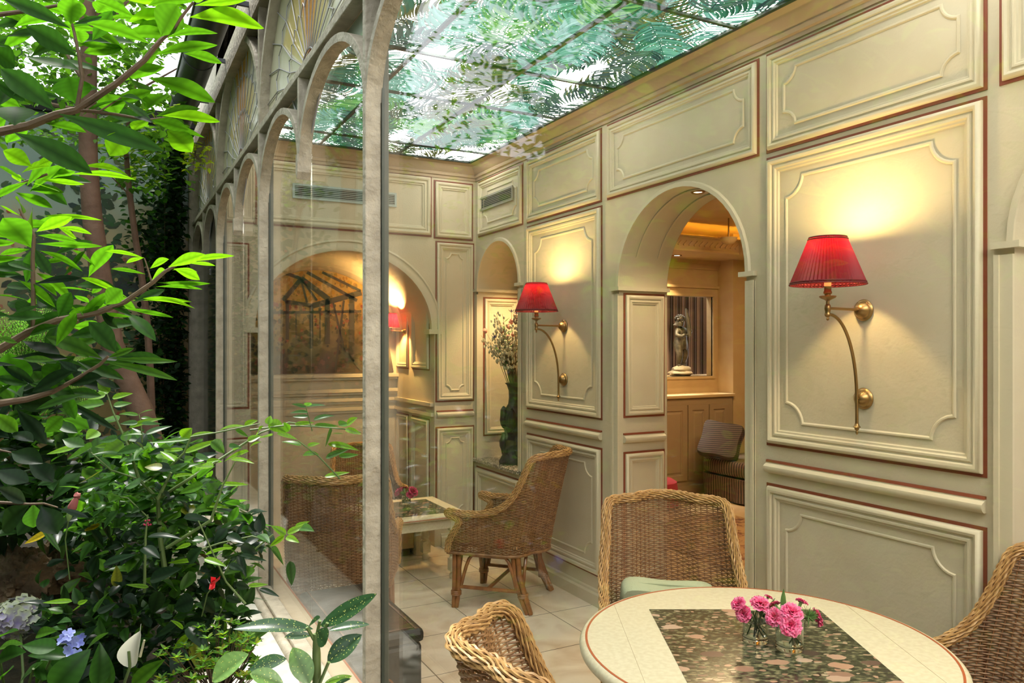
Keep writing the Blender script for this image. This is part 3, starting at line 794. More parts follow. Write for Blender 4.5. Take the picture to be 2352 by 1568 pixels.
m = MB(); m.box((XO + .02, -1.1, -.1), (XG + .03, .2, 3.5)); m.box((XO + .02, .2, 0), (XG + .03, 7.9, ZSILL - .03)); struct('wall_left', m, WALLOUT)
m = MB(); m.box((XG + .012, -1.0, ZSILL - .05), (.852, YB, ZSILL - .005)); o = struct('trim_5', m, SILLB)
m = MB(); m.box((.852, -1.0, ZSILL - .05), (.860, YB, ZSILL - .002)); obj('painted_line', m, TREDL, o, False)
m = MB(); m.box((XG + .012, -1.0, 0), (.84, YB, ZSILL - .05)); struct('wall_sill', m, WALLP)
# outer stone ledge
m = MB(); m.prism([(.30, -.6, .10), (.30, -.6, ZSILL - .045), (.32, -.6, ZSILL - .03), (.655, -.6, ZSILL - .012), (.655, -.6, .10)], (0, 8.3, 0)); struct('trim_6', m, STONEW)
m = MB(); m.tube([(.675, -.6, ZSILL - .008), (.675, 7.7, ZSILL - .008)], .022, 12); struct('trim_7', m, FRAME, True)
# gutter
g = thing('gutter', 'dark grey half round rain gutter running along the eaves of the arched facade', 'gutter', (.53, 5.5, 3.6))
m = MB(); R0, R1 = .10, .094
def half_(r, y): return [Vector((.53 + r * math.cos(PI + PI * i / 14), y, 3.60 + r * math.sin(PI + PI * i / 14))) for i in range(15)]
A, B, C, D = half_(R0, 1.0), half_(R0, 7.9), half_(R1, 7.9), half_(R1, 1.0); m.loops([A, B, C, D, A], False)
m.tube([(.43, 1, 3.602), (.43, 7.9, 3.602)], .010, 8); m.tube([(.63, 1, 3.602), (.63, 7.9, 3.602)], .006, 8)
obj('channel', m, ZINC, g)
for y in (2.6, 4.4, 5.35, 6.3, 7.3):
    m = MB(); L = [half_(.104, y), half_(.104, y + .02), half_(.099, y + .02), half_(.099, y)]; m.loops(L + [L[0]], False); m.box((.60, y, 3.575), (.70, y + .02, 3.60)); obj('bracket', m, ZINC, g, False)
# ================================================================ WALL LAMPS
def make_sconce(name, label, loc, small=False):
    """local: wall at x=0, lamp reaches to -x, z=0 at the upper plate"""
    t = thing(name, label, 'wall lamp', loc, 0, 'brass wall lamps with pleated red shades')
    k = .62 if small else 1.0; R = .225 * k
    def plate(z, nm='wall_plate'):
        m = MB(); m.lathe([(0, 0), (.044 * k, 0), (.046 * k, -.006), (.043 * k, -.012), (.036 * k, -.016), (.034 * k, -.022), (.024 * k, -.034), (.018 * k, -.040), (.010 * k, -.043), (0, -.044)], (0, 0, z), 28, 'X')
        obj(nm, m, BRASS, t, local=True)
    plate(0)
    m = MB(); m.tube([(-.03 * k, 0, 0), (-.06 * k, 0, .001), (-R, 0, .003)], .0062 * k, 10); obj('upper_arm', m, BRASS, t, local=True)
    m = MB(); m.lathe([(0, -.048), (.004, -.046), (.007, -.040), (.004, -.034), (.010, -.030), (.013, -.022), (.010, -.014), (.011, -.008), (.013, 0), (.012, .014), (.007, .020), (.007, .032), (.011, .036), (.028, .044), (.034, .050), (.033, .053), (.012, .050), (.012, .060), (.017, .064), (.017, .070), (.014, .074), (.014, .088), (.017, .092), (0, .094)] if not small else
                      [(0, -.02), (.006, -.016), (.008, 0), (.006, .012), (.016, .018), (.008, .02), (.009, .03), (0, .032)], (-R, 0, 0), 22); obj('lamp_stem', m, BRASS, t, local=True)
    z0 = .094 if not small else .03
    m = MB(); m.lathe([(0, 0), (.0135 * k, 0), (.0135 * k, .055 * k), (0, .055 * k)], (-R, 0, z0), 18); obj('candle_sleeve', m, CANDLE, t, local=True)
    zb, zt, rb, rt = (.100, .292, .146, .070) if not small else (.035, .165, .073, .045)
    # pleated shade: a fluted cone wall with bound edges
    n = 112 if not small else 72; L = []
    for q in range(9):
        f = q / 8; z = zb + (zt - zb) * f; r = rb + (rt - rb) * f
        L.append([(-R + (r + .0036 * k * math.cos(i * PI)) * math.cos(2 * PI * i / n), (r + .0036 * k * math.cos(i * PI)) * math.sin(2 * PI * i / n), z) for i in range(n)])
    m = MB(); m.loops(L); sh = obj('lamp_shade', m, REDSH, t, False, local=True)
    for z, r in ((zb, rb), (zb + .008 * k, rb - .003 * k), (zt, rt), (zt - .008 * k, rt + .004 * k)):
        m = MB(); m.tube([(-R + (r + .002) * math.cos(2 * PI * i / 48), (r + .002) * math.sin(2 * PI * i / 48), z) for i in range(48)], .0032 * k, 6, True); obj('shade_binding', m, REDSH, sh, local=True)
    m = MB(); m.blob((-R, 0, (.24 if not small else z0 + .055)), (.016 * k, .016 * k, .028 * k), 12, 8); obj('bulb', m, BULB, t, local=True)
    if not small:
        plate(-.374)
        pts = []
        for i in range(19):
            f = i / 18; a = f * PI / 2
            pts.append((-R + .012 + (R - .012 - .048) * math.sin(a) ** .95, 0, -.022 - .33 * (1 - math.cos(a)) ** .98 - .02 * f))
        pts += [(-.047, 0, -.42), (-.047, 0, -.49)]
        m = MB(); m.tube(pts, .0068, 10); m.lathe([(0, -.525), (.004, -.522), (.006, -.514), (.004, -.508), (.009, -.502), (.010, -.496), (.016, -.492), (.010, -.486), (.008, -.478), (0, -.476)], (-.047, 0, 0), 14); obj('curved_stem', m, BRASS, t, local=True)
        m = MB(); m.tube([(-.03, 0, -.374), (-.05, 0, -.374)], .008, 10); obj('lower_arm', m, BRASS, t, local=True)
    return t
s1 = make_sconce('wall_lamp', 'large brass wall lamp with red pleated shade on the panel right of the arched doorway', (XW, 2.15, 1.851))
s2 = dup(s1, (XW, 4.55, 1.838), 0, 'brass wall lamp with red pleated shade between the vase niche and the arched doorway')
s3 = make_sconce('wall_lamp', 'small red shaded brass wall lamp on the side wall of the lit mural alcove', (2.443, 6.70, 1.835), True)
for (y, z, e) in ((2.15, 1.851, 13), (4.55, 1.838, 13)):
    lamp('sconce_bulb_light', 'POINT', (XW - .225, y, z + .272), e, (1, .72, .30), .028)
lamp('alcove_sconce_light', 'POINT', (2.443 - .14, 6.70, 1.95), 48, (1, .60, .20), .02)
lamp('niche_added_light', 'SPOT', (XW + .22, 5.45, 2.50), 60, (1, .70, .34), .03, (XW + .25, 5.9, .9), 1.5, .8)  # unseen lamp added for the warm glow on the niche jamb
# recessed downlight in the soffit of the middle arch
dl = thing('downlight', 'small round recessed downlight glowing in the top of the arched doorway', 'downlight', (3.0, 3.37, 2.585))
c_ = Vector((3.0, 3.37, 2.586))
m = MB(); m.lathe([(.022, .004), (.040, .004), (.042, -.002), (.036, -.008), (.024, -.004), (.022, .004)], c_, 24); obj('trim_ring', m, BRASS, dl)
m = MB(); m.lathe([(0, -.002), (.024, -.002), (.024, .002), (0, .002)], c_, 20); obj('lamp_lens', m, BULB, dl)
lamp('arch_downlight', 'SPOT', c_ + Vector((0, 0, -.02)), 22, (1, .74, .42), .03, (XW + .2, 3.6, 0), 1.9, .8)

# ================================================================ WICKER ARMCHAIR (made once, copied)
def chair_plan():
    hw, yb, r = .290, -.235, .14
    P = [(-hw - .012, .285), (-hw - .010, .15), (-hw, 0), (-hw, yb + r)]
    P += [(-hw + r - r * math.cos(a), yb + r - r * math.sin(a)) for a in [PI / 2 * i / 10 for i in range(1, 11)]]
    P += [(x, yb - .085 * (1 - (x / (hw - r)) ** 2)) for x in [-(hw - r) + (hw - r) * i / 5 for i in range(1, 6)]]
    P = P + [(-x, y) for x, y in P[::-1][1:]]
    P = np.array(P); d = np.r_[0, np.cumsum(np.hypot(*np.diff(P, axis=0).T))]
    N = 281; s = np.linspace(0, d[-1], N)
    Q = np.c_[np.interp(s, d, P[:, 0]), np.interp(s, d, P[:, 1])]
    for _ in range(6): Q[1:-1] = .25 * Q[:-2] + .5 * Q[1:-1] + .25 * Q[2:]
    return s, Q
CS, CQ = chair_plan()
T_ = np.gradient(CQ, axis=0); T_ /= np.linalg.norm(T_, axis=1)[:, None]
CN = np.c_[-T_[:, 1], T_[:, 0]]                      # outward normal in plan
if (CN[0] * np.array([-1, 0])).sum() < 0: CN = -CN
def ctop(y):
    return np.interp(-y, [-.285, -.05, .03, .085, .115, .135, .15, .162, .3], [.605, .61, .635, .68, .74, .82, .92, .982, .992])
CT = ctop(CQ[:, 1]); 
WB = np.clip((.08 - CQ[:, 1]) / .30, 0, 1); WB = WB * WB * (3 - 2 * WB)
def yfront(z): return float(np.interp(z, [.36, .43, .50, .56, .62], [.282, .275, .235, .195, .20]))
def csurf(z):
    h = max(0.0, (z - .36)) / .63
    X = CQ.copy(); X[:, 1] -= .135 * WB * h ** 1.15
    X[:, 0] *= 1 + .035 * np.sin(PI * min(1, h * 1.4)) - .02
    return X
def chair_parts():
    wv = MB(); P = .0265; rowN = 0
    z = .366
    while z < .985:
        X = csurf(z); ph = np.cos(PI * CS / P + rowN * PI); off = .0030 * np.sign(ph) * np.abs(ph) ** .7
        ok = (CT > z + .004) & (CQ[:, 1] < yfront(z))
        idx = np.where(ok)[0]
        if len(idx):
            for run in np.split(idx, np.where(np.diff(idx) > 1)[0] + 1):
                if len(run) < 4: continue
                p = X[run]; nn = CN[run]; o = off[run][:, None]
                jz = .0006 * math.sin(rowN * 7.3)
                r = .0034
                V = []
                for dn, dz in ((r, 0), (0, r), (-r, 0), (0, -r)):
                    q = p + nn * (o + dn); V.append(np.c_[q, np.full(len(run), z + dz + jz)])
                V = np.stack(V, 1).reshape(-1, 3); k = len(run)
                F = [(i * 4 + a, i * 4 + (a + 1) % 4, (i + 1) * 4 + (a + 1) % 4, (i + 1) * 4 + a) for i in range(k - 1) for a in range(4)]
                wv.add(V.tolist(), F)
        z += .0086; rowN += 1
    # front apron rows
    z = .366; rowN = 0
    while z < .435:
        xs = np.linspace(-.285, .285, 100); ph = np.cos(PI * xs / P + rowN * PI); y = .283 + .003 * ph; r = .0034; V = []
        for dn, dz in ((r, 0), (0, r), (-r, 0), (0, -r)): V.append(np.c_[xs, y + dn, np.full(100, z + dz)])
        V = np.stack(V, 1).reshape(-1, 3)
        wv.add(V.tolist(), [(i * 4 + a, i * 4 + (a + 1) % 4, (i + 1) * 4 + (a + 1) % 4, (i + 1) * 4 + a) for i in range(99) for a in range(4)])
        z += .0078; rowN += 1
    st = MB(); L = CS[-1]
    for q in np.arange(P, L, P):
        i = int(round(q / L * (len(CS) - 1))); pts = []
        for zz in np.linspace(.362, CT[i] - .006, 12):
            if CQ[i, 1] < yfront(zz) + .004: x = csurf(zz)[i]; pts.append((x[0], x[1], zz))
        if len(pts) > 2: st.tube(pts, .0030, 5)
    for x in np.arange(-.27, .28, P): st.tube([(x, .283, .362), (x, .283, .436)], .0042, 5)
    # braided border: front edge, arm roll, sweep up to the back, and round again
    def edge(side):
        pts = []
        half = len(CS) // 2
        rng_ = range(half + 1)
        for zz in np.linspace(.365, .575, 10):
            yf = yfront(zz); i = min(rng_, key=lambda k: abs(CQ[k, 1] - yf)); x = csurf(zz)[i]; pts.append((x[0], yf, zz))
        x0 = csurf(.6)[0]
        pts += [(x0[0] - .004, .225, .597), (x0[0] - .006, .262, .602), (x0[0] - .006, .285, .618), (x0[0] - .004, .275, .632), (x0[0] - .001, .23, .628)]
        for i in rng_:
            if CQ[i, 1] < .20 and i % 4 == 0: x = csurf(CT[i])[i]; pts.append((x[0], x[1], CT[i] + .012))
        return pts
    A = edge(-1); path = A + [(-x, y, z) for x, y, z in A[::-1][1:]]
    path = np.array(path); d = np.r_[0, np.cumsum(np.linalg.norm(np.diff(path, axis=0), axis=1))]
    n = 420; s = np.linspace(0, d[-1], n); path = np.c_[[np.interp(s, d, path[:, k]) for k in range(3)]].T
    for _ in range(6): path[1:-1] = .25 * path[:-2] + .5 * path[1:-1] + .25 * path[2:]
    Tn = np.gradient(path, axis=0); Tn /= np.linalg.norm(Tn, axis=1)[:, None]
    ref = np.zeros_like(Tn); r0 = np.array([0, 0, 1.0]) if abs(Tn[0][2]) < .9 else np.array([1.0, 0, 0])
    for i in range(n): r0 = r0 - Tn[i] * (r0 @ Tn[i]); r0 /= np.linalg.norm(r0); ref[i] = r0
    bi = np.cross(Tn, ref)
    br = MB()
    def strand(R, a0, tw, r, rib=0):
        a = a0 + tw * s; c = path + (ref * np.cos(a)[:, None] + bi * np.sin(a)[:, None]) * (R + rib * np.cos(2 * PI * s / .045))[:, None]
        rad = (ref * np.cos(a)[:, None] + bi * np.sin(a)[:, None]); tg = np.cross(Tn, rad)
        V = np.stack([c + rad * r, c + tg * r, c - rad * r, c - tg * r], 1).reshape(-1, 3)
        br.add(V.tolist(), [(i * 4 + q, i * 4 + (q + 1) % 4, (i + 1) * 4 + (q + 1) % 4, (i + 1) * 4 + q) for i in range(n - 1) for q in range(4)])
    for k in range(12): strand(.0185, 2 * PI * k / 12, 9, .0038, .0026 * (1 if k % 2 else -1))
    for k in range(6): strand(.0165, 2 * PI * k / 6, -14, .0034)
    core = MB(); core.tube(path[::4].tolist(), .0150, 8)
    # lower binding round the base
    X = csurf(.362); ring = [(x, y, .360) for x, y in X[::6]] + [(x, .284, .360) for x in np.linspace(.29, -.29, 12)]
    base = MB(); base.tube(ring, .011, 7, True)
    return wv, st, br, core, base
def make_chair(label, loc, rz):
    t = thing('wicker_armchair', label, 'armchair', loc, rz, 'wicker armchairs')
    wv, st, br, core, base = chair_parts()
    obj('woven_shell', wv, WICK, t, local=True); obj('stakes', st, WICKD, t, local=True)
    b = obj('braided_border', br, WICKB, t, local=True); obj('border_core', core, WICKD, b, local=True)
    obj('base_binding', base, WICK, t, local=True)
    m = MB(); m.prism([(-.28, .27, .405), (.28, .27, .405), (.28, -.18, .405), (.16, -.24, .405), (-.16, -.24, .405), (-.28, -.18, .405)], (0, 0, .022)); obj('seat', m, SEATW, t, False, local=True, bevel=.006)
    # rattan legs
    for sx in (-1, 1):
        m = MB()
        for dx, dy in ((0, 0), (-.028 * sx, -.004), (-.004 * sx, -.030)):
            m.tube([(sx * .265 + dx, .245 + dy, .36), (sx * .268 + dx, .246 + dy, .2), (sx * .270 + dx * .8, .248 + dy * .8, .06), (sx * .272 + dx * .6, .25 + dy * .6, .0)], [.0155, .0155, .015, .0145], 10)
        l = obj('leg', m, RATTAN, t, local=True)
        m = MB()
        for zz in (.085, .095, .105): m.tube([(sx * .262 + .030 * math.cos(a), .236 + .030 * math.sin(a), zz) for a in [2 * PI * i / 16 for i in range(16)]], .006, 6, True)
        obj('binding', m, RATTAN, l, local=True)
        m = MB()
        for dx, dy in ((0, 0), (-.028 * sx, .006), (0, .032)):
            m.tube([(sx * .235 + dx, -.175 + dy, .36), (sx * .240 + dx, -.19 + dy, .22), (sx * .252 + dx, -.235 + dy, .09), (sx * .262 + dx * .7, -.27 + dy * .7, .0)], [.0155, .0155, .015, .0145], 10)
        l = obj('leg', m, RATTAN, t, local=True)
        m = MB()
        for zz in (.10, .11, .12): m.tube([(sx * .238 + .030 * math.cos(a), -.212 + .030 * math.sin(a), zz) for a in [2 * PI * i / 16 for i in range(16)]], .006, 6, True)
        obj('binding', m, RATTAN, l, local=True)
        def brk(p0, p1, nm='arch_bracket'):
            p0, p1 = Vector(p0), Vector(p1); pts = []
            for i in range(21):
                f = i / 20; e = min(1, min(f, 1 - f) / .22); zz = .13 + .215 * math.sin(e * PI / 2); 
                g = .5 + (f - .5) * (1.0)
                g = (.5 - .5 * math.cos(PI * f)) * .0 + f
                q = p0.lerp(p1, g); q.z = zz; pts.append(q)
            m = MB(); m.tube(pts, .0115, 8); obj(nm, m, RATTAN, t, local=True)
        brk((sx * .262, .205, 0), (sx * .246, -.175, 0))
        m = MB(); m.tube([(sx * .262, .22, .135), (sx * .250, -.20, .135)], .0125, 8); obj('stretcher', m, RATTAN, t, local=True)
    for y, xx in ((.240, .22), (-.20, .20)):
        pts = [(-xx + 2 * xx * i / 20, y, .13 + .215 * math.sin(min(1, min(i, 20 - i) / 4.4) * PI / 2)) for i in range(21)]
        m = MB(); m.tube(pts, .0115, 8); obj('arch_bracket', m, RATTAN, t, local=True)
    m = MB(); m.tube([(-.25, .02, .135), (.25, .02, .135)], .0125, 8); obj('stretcher', m, RATTAN, t, local=True)
    return t
def head(f): return math.atan2(-f[0], f[1])          # heading whose local +y is f
GRP = 'wicker armchairs'
chairA = make_chair('wicker armchair behind the round table with a pale green cushion on its seat', (0, 0, 0), 0)
pA = (S_ * 3.13 + C_ * .675, C_ * 3.13 - S_ * .675, 0)
chairA.location = pA; chairA.rotation_euler = (0, 0, head((-.469 - .06, -.883 + .03)))
MWD[chairA.name] = Matrix.Translation(Vector(pA)) @ Matrix.Rotation(head((-.529, -.853)), 4, 'Z')
dup(chairA, (2.36, 4.57, 0), head((-.695, .718)), 'wicker armchair showing its rattan legs, standing beside the low white table under a wall lamp')
dup(chairA, (1.19, 4.32, 0), head((.38, .925)), 'wicker armchair seen from behind through the glass, its back close to the window sill')
dup(chairA, (1.15, 1.50, 0), head((.945, -.325)), 'wicker armchair at the left of the round table, only its back edge in view', scale=(.92, 1, 1))
dup(chairA, (2.43, 1.44, 0), head((-.87, .50)), 'wicker armchair at the right edge of the photo beside the round table')
dup(chairA, (1.98, 6.42, 0), head((-.15, -.99)), 'low wicker armchair inside the mural alcove behind the white table', scale=(.95, .9, .80))
# green cushion on chair A
cu = thing('cushion', 'pale green dotted cushion propped on the wicker armchair behind the round table', 'cushion', pA, chairA.rotation_euler[2])
def cushion(m, hx, hy, hz, c, tilt=0, n=18, p=2.6):
    R = Matrix.Rotation(tilt, 4, 'X')
    for sgn in (1,):
        L = []
        for j in range(9):
            t = -1 + 2 * j / 8; zz = hz * math.sin(t * PI / 2); k = max(.001, (1 - abs(t) ** 2.2)) ** .5
            k = .86 + .14 * k if abs(t) < 1 else .80
            ring = []
            for i in range(n * 4):
                a = 2 * PI * i / (n * 4); ca, sa = math.cos(a), math.sin(a)
                rr_ = (abs(ca) ** 8 + abs(sa) ** 8) ** (-1 / 8)
                pin = 1 - .06 * math.cos(2 * a) ** 2
                edge = k if True else 1
                ring.append(Vector(c) + R @ Vector((hx * ca * rr_ * pin * edge, hy * sa * rr_ * pin * edge, zz)))
            L.append(ring)
        m.loops(L, True, True)
Rc = Matrix.Translation((.02, -.17, .535)) @ Matrix.Rotation(-.05, 4, 'Y') @ Matrix.Rotation(1.28, 4, 'X')
m = MB(); cushion(m, .205, .155, .055, (0, 0, 0)); m.v = [tuple(Rc @ Vector(p)) for p in m.v]; obj('pad', m, GREENC, cu, local=True)
m = MB(); m.tube([Rc @ Vector((.199 * math.copysign(abs(math.cos(a)) ** .3, math.cos(a)), .150 * math.copysign(abs(math.sin(a)) ** .3, math.sin(a)), 0)) for a in [2 * PI * i / 80 for i in range(80)]], .005, 6, True); obj('piping', m, GREENC, cu, local=True)

# ================================================================ ROUND TABLE
TC = Vector((S_ * 2.44 + C_ * .80, C_ * 2.44 - S_ * .80, 0))
rt = thing('round_table', 'large round cream table with a square marble inlay and thin red edge line', 'table', TC, -TH)
Rt, Zt = .582, .75
m = MB(); m.lathe([(0, Zt - .045), (Rt - .03, Zt - .045), (Rt - .012, Zt - .040), (Rt - .002, Zt - .030), (Rt, Zt - .020), (Rt - .002, Zt - .010), (Rt - .010, Zt - .002), (Rt - .020, Zt), (0, Zt)], (0, 0, 0), 120); top = obj('table_top', m, CREAM, rt, local=True)
m = MB(); L = [[((r) * math.cos(2 * PI * i / 120), r * math.sin(2 * PI * i / 120), z) for i in range(120)] for r, z in ((Rt - .026, Zt + .0002), (Rt - .026, Zt + .0012), (Rt - .019, Zt + .0010), (Rt - .019, Zt - .001))]
m.loops(L); obj('painted_line', m, TREDL, top, False, local=True)
m = MB(); q = .306; m.box((-q, -q, Zt - .002), (q, q, Zt + .0012)); obj('marble_inlay', m, MARBLE, rt, False, local=True)
for x in (-.425, .425):
    ln = math.sqrt((Rt - .03) ** 2 - x * x); m = MB(); m.box((x - .0006, -ln, Zt), (x + .0006, ln, Zt + .0004)); obj('board_seam', m, SEAM, top, False, local=True)
m = MB(); m.lathe([(0, .66), (.40, .66), (.40, .705), (0, .705)], (0, 0, 0), 60); obj('apron', m, CREAM, rt, local=True)
m = MB(); m.lathe([(0, .10), (.10, .10), (.11, .14), (.07, .20), (.055, .30), (.075, .40), (.06, .50), (.08, .60), (.16, .66), (0, .66)], (0, 0, 0), 32); obj('pedestal', m, CREAM, rt, local=True)
for k in range(4):
    a = PI / 4 + k * PI / 2; d = Vector((math.cos(a), math.sin(a), 0)); m = MB(); m.tube([d * .05 + Vector((0, 0, .13)), d * .18 + Vector((0, 0, .10)), d * .30 + Vector((0, 0, .04)), d * .36 + Vector((0, 0, .022))], [.035, .032, .026, .022], 10); obj('foot', m, CREAM, rt, local=True)

# ================================================================ CARNATIONS IN GLASSES
def carnation(m, c, ax, r, rr, cols):
    """a ruffled carnation: rings of notched petals round an axis"""
    c = Vector(c); ax = Vector(ax).normalized(); u = ax.orthogonal().normalized(); v = ax.cross(u)
    for ringi, (pn, op, ln) in enumerate(((6, 1.30, 1.0), (7, .95, .92), (6, .62, .80), (5, .28, .66))):
        for k in range(pn):
            a = 2 * PI * (k + rr.random() * .5) / pn; d = u * math.cos(a) + v * math.sin(a); tg = -u * math.sin(a) + v * math.cos(a)
            oo = op + rr.uniform(-.12, .12); vs = []; cs = []; nr, nc = 4, 7
            for i in range(nr):
                f = i / (nr - 1)
                for j in range(nc):
                    g = (j / (nc - 1) - .5) * 2; w = r * (.16 + .52 * f)
                    rad = r * ln * f * (1 - .12 * g * g)
                    ruff = r * .11 * f * f * math.sin(j * 2.4 + k * 1.7 + ringi)
                    notch = r * .07 * (1 if j % 2 else 0) * (f == 1)
                    aa = oo * (.45 + .55 * f)
                    p = c + d * (rad * math.sin(aa)) + ax * (rad * math.cos(aa) + ruff - notch) + tg * (w * g)
                    vs.append(p); cs.append(cols[0] if (f > .9 and rr.random() < .7) else cols[1] if rr.random() < .6 else cols[2])
            m.add(vs, [(i * nc + j, i * nc + j + 1, (i + 1) * nc + j + 1, (i + 1) * nc + j) for i in range(nr - 1) for j in range(nc - 1)], cs)
def bouquet(name, label, base, R, H, blooms, seed, cols, group, k=1.0, buds=(), leafs=(), tuft=None):
    rr = random.Random(seed); t = thing(name, label, 'flower vase', base, -TH, group)
    e = .0016
    m = MB(); m.lathe([(0, 0), (R * .96, 0), (R, .004), (R, H), (R - .002, H), (R - .002, .016), (R * .90, .014), (0, .013)], (0, 0, 0), 40); gl = obj('glass', m, TUMB, t, local=True)
    m = MB(); m.lathe([(0, .0135), (R - .0028, .0165), (R - .0028, H * .66), (0, H * .66)], (0, 0, 0), 32); obj('water', m, WATER, gl, local=True)
    for (x, y, z, ax, r) in blooms:
        m = MB(); carnation(m, (x, y, z - r * .35), ax, r, rr, cols); b = obj('carnation', m, PETAL, t, local=True)
        m = MB(); A = Vector(ax).normalized(); tip = Vector((x, y, z)) - A * r * .35
        m.tube([tip + A * r * .25, tip - A * r * .25, tip - A * r * .7, tip - A * r * .85], [r * .30, r * .26, r * .20, r * .06], 8); obj('calyx', m, BUDG, b, local=True)
        m = MB(); fx, fy = rr.uniform(-.6, .6) * R, rr.uniform(-.6, .6) * R
        s0 = tip - A * r * .8; mid = Vector((x * .35 + fx * .2, y * .35 + fy * .2, H * .95)); m.tube([s0, s0.lerp(mid, .5) + Vector((0, 0, .004)), mid, Vector((fx - x * .2, fy, .02))], .0016 * k, 5); obj('flower_stem', m, STEM, t, local=True)
    for (x, y, z, ax) in buds:
        A = Vector(ax).normalized(); P = Vector((x, y, z)); m = MB(); m.tube([P - A * .012 * k, P - A * .006 * k, P + A * .006 * k, P + A * .014 * k], [.002 * k, .0058 * k, .0062 * k, .003 * k], 8); b = obj('flower_bud', m, BUDG, t, local=True)
        m = MB(); m.tube([P - A * .012 * k, Vector((x * .4, y * .4, H)), Vector((0, 0, H * .4))], .0014 * k, 5); obj('bud_stem', m, STEM, b, local=True)
    for (p0, p1, w) in leafs:
        m = MB(); p0, p1 = Vector(p0), Vector(p1); a = p1 - p0; s = a.cross(Vector((.3, 1, .1))).normalized(); L = []
        for i in range(7):
            f = i / 6; ww = w * math.sin(PI * (.1 + .9 * f)) ; q = p0 + a * f; L.append([q - s * ww, q + Vector((0, -.002, 0)), q + s * ww, q + Vector((0, .001, 0))])
        m.loops(L, True, True); obj('blade_leaf', m, STEM, t, local=True)
    if tuft:
        m = MB(); c = Vector(tuft)
        for i in range(60):
            d = Vector((rr.gauss(.5, .6), rr.gauss(-.1, .6), rr.gauss(.2, .6))).normalized(); m.tube([c, c + d * .018, c + d * rr.uniform(.022, .034)], [.0016, .0014, .0004], 4)
        obj('green_tuft', m, STEM, t, local=True)
    return t
PKS = ((.90, .26, .46), (.82, .07, .25), (.70, .03, .15))
VB = Zt + .0013
v1 = W(1735, 1471, Z=VB); v2 = W(1813, 1489, Z=VB)
bouquet('flower_vase', 'small clear glass of pink carnations standing left and behind its twin on the marble inlay', v1, .040, .098,
        [(-.055, -.01, .128, (-.6, -.3, .7), .026), (-.040, -.015, .102, (-.7, -.6, .3), .028), (.012, -.012, .128, (.0, -.35, .9), .032), (.045, -.015, .09, (.75, -.4, .3), .025), (.02, .035, .118, (.2, .8, .5), .025), (.045, .012, .138, (.4, .2, .9), .014)], 5, PKS, 'carnation glasses on the round table', 1,
        [(-.022, -.02, .088, (-.3, -.3, .8)), (.012, -.02, .095, (0, -.3, 1)), (.05, -.03, .078, (.8, -.3, .5)), (.072, .0, .10, (.9, 0, .3))], [((.04, 0, .10), (.063, 0, .137), .004)])
bouquet('flower_vase', 'small clear glass of fuller pink carnations standing right and in front on the marble inlay', v2, .042, .102,
        [(-.048, -.01, .112, (-.7, -.5, .5), .030), (.0, -.02, .128, (0, -.55, .8), .034), (-.012, -.04, .098, (-.1, -.9, .45), .034), (.045, .02, .142, (.4, .2, .9), .020), (.085, .015, .10, (.9, -.1, .3), .030), (-.035, .03, .13, (-.3, .5, .8), .02)], 8, PKS, 'carnation glasses on the round table', 1,
        [(-.02, .0, .10, (-.5, 0, .8))], [((-.02, .0, .11), (-.018, .0, .188), .0085)], (.055, -.01, .105))

# ================================================================ LOW WHITE TABLE
lt = thing('low_table', 'low cream rectangular table with turned legs and dark marble inlays beside the alcove', 'table', (1.985, 5.41, 0))
m = MB(); m.box((1.60, 5.05, .455), (2.33, 5.76, .482)); tp = obj('table_top', m, CREAM, lt, False, bevel=.007)
m = MB(); m.box((1.60, 5.047, .464), (2.333, 5.763, .468)); obj('painted_line', m, TREDL, tp, False)
m = MB(); m.box((1.74, 5.14, .478), (2.235, 5.67, .4832)); obj('marble_inlay', m, MARBLE, lt, False)
m = MB(); 
for a, b in (((1.66, 5.10, .375), (2.28, 5.125, .455)), ((1.66, 5.69, .375), (2.28, 5.715, .455)), ((1.66, 5.10, .375), (1.685, 5.715, .455)), ((2.255, 5.10, .375), (2.28, 5.715, .455))): m.box(a, b)
obj('apron', m, CREAM, lt, False, bevel=.004)
for x in (1.70, 2.235):
    for y in (5.13, 5.68):
        m = MB(); m.box((x - .035, y - .035, .36), (x + .035, y + .035, .44)); m.lathe([(0, .36), (.030, .36), (.034, .352), (.020, .342), (.018, .33), (.030, .31), (.033, .29), (.024, .26), (.022, .24), (.027, .21), (.030, .18), (.022, .165), (.030, .155), (.030, .148), (0, .148)], (x, y, 0), 18)
        m.box((x - .031, y - .031, .06), (x + .031, y + .031, .148)); m.lathe([(0, 0), (.022, 0), (.028, .012), (.028, .03), (.018, .045), (.026, .06), (0, .06)], (x, y, 0), 16); obj('leg', m, CREAM, lt)
lb = W(933, 1158, Z=.484)
bouquet('flower_vase', 'tiny glass of deep pink flowers on the low white table', lb, .034, .075,
        [(-.05, 0, .105, (-.6, -.3, .6), .042), (.05, 0, .11, (.6, -.3, .6), .044), (-.02, .02, .12, (-.2, .3, .8), .032), (.03, -.02, .085, (.3, -.6, .5), .030)], 3, ((.62, .05, .16), (.42, .03, .09), (.30, .02, .06)), None, 1.3)

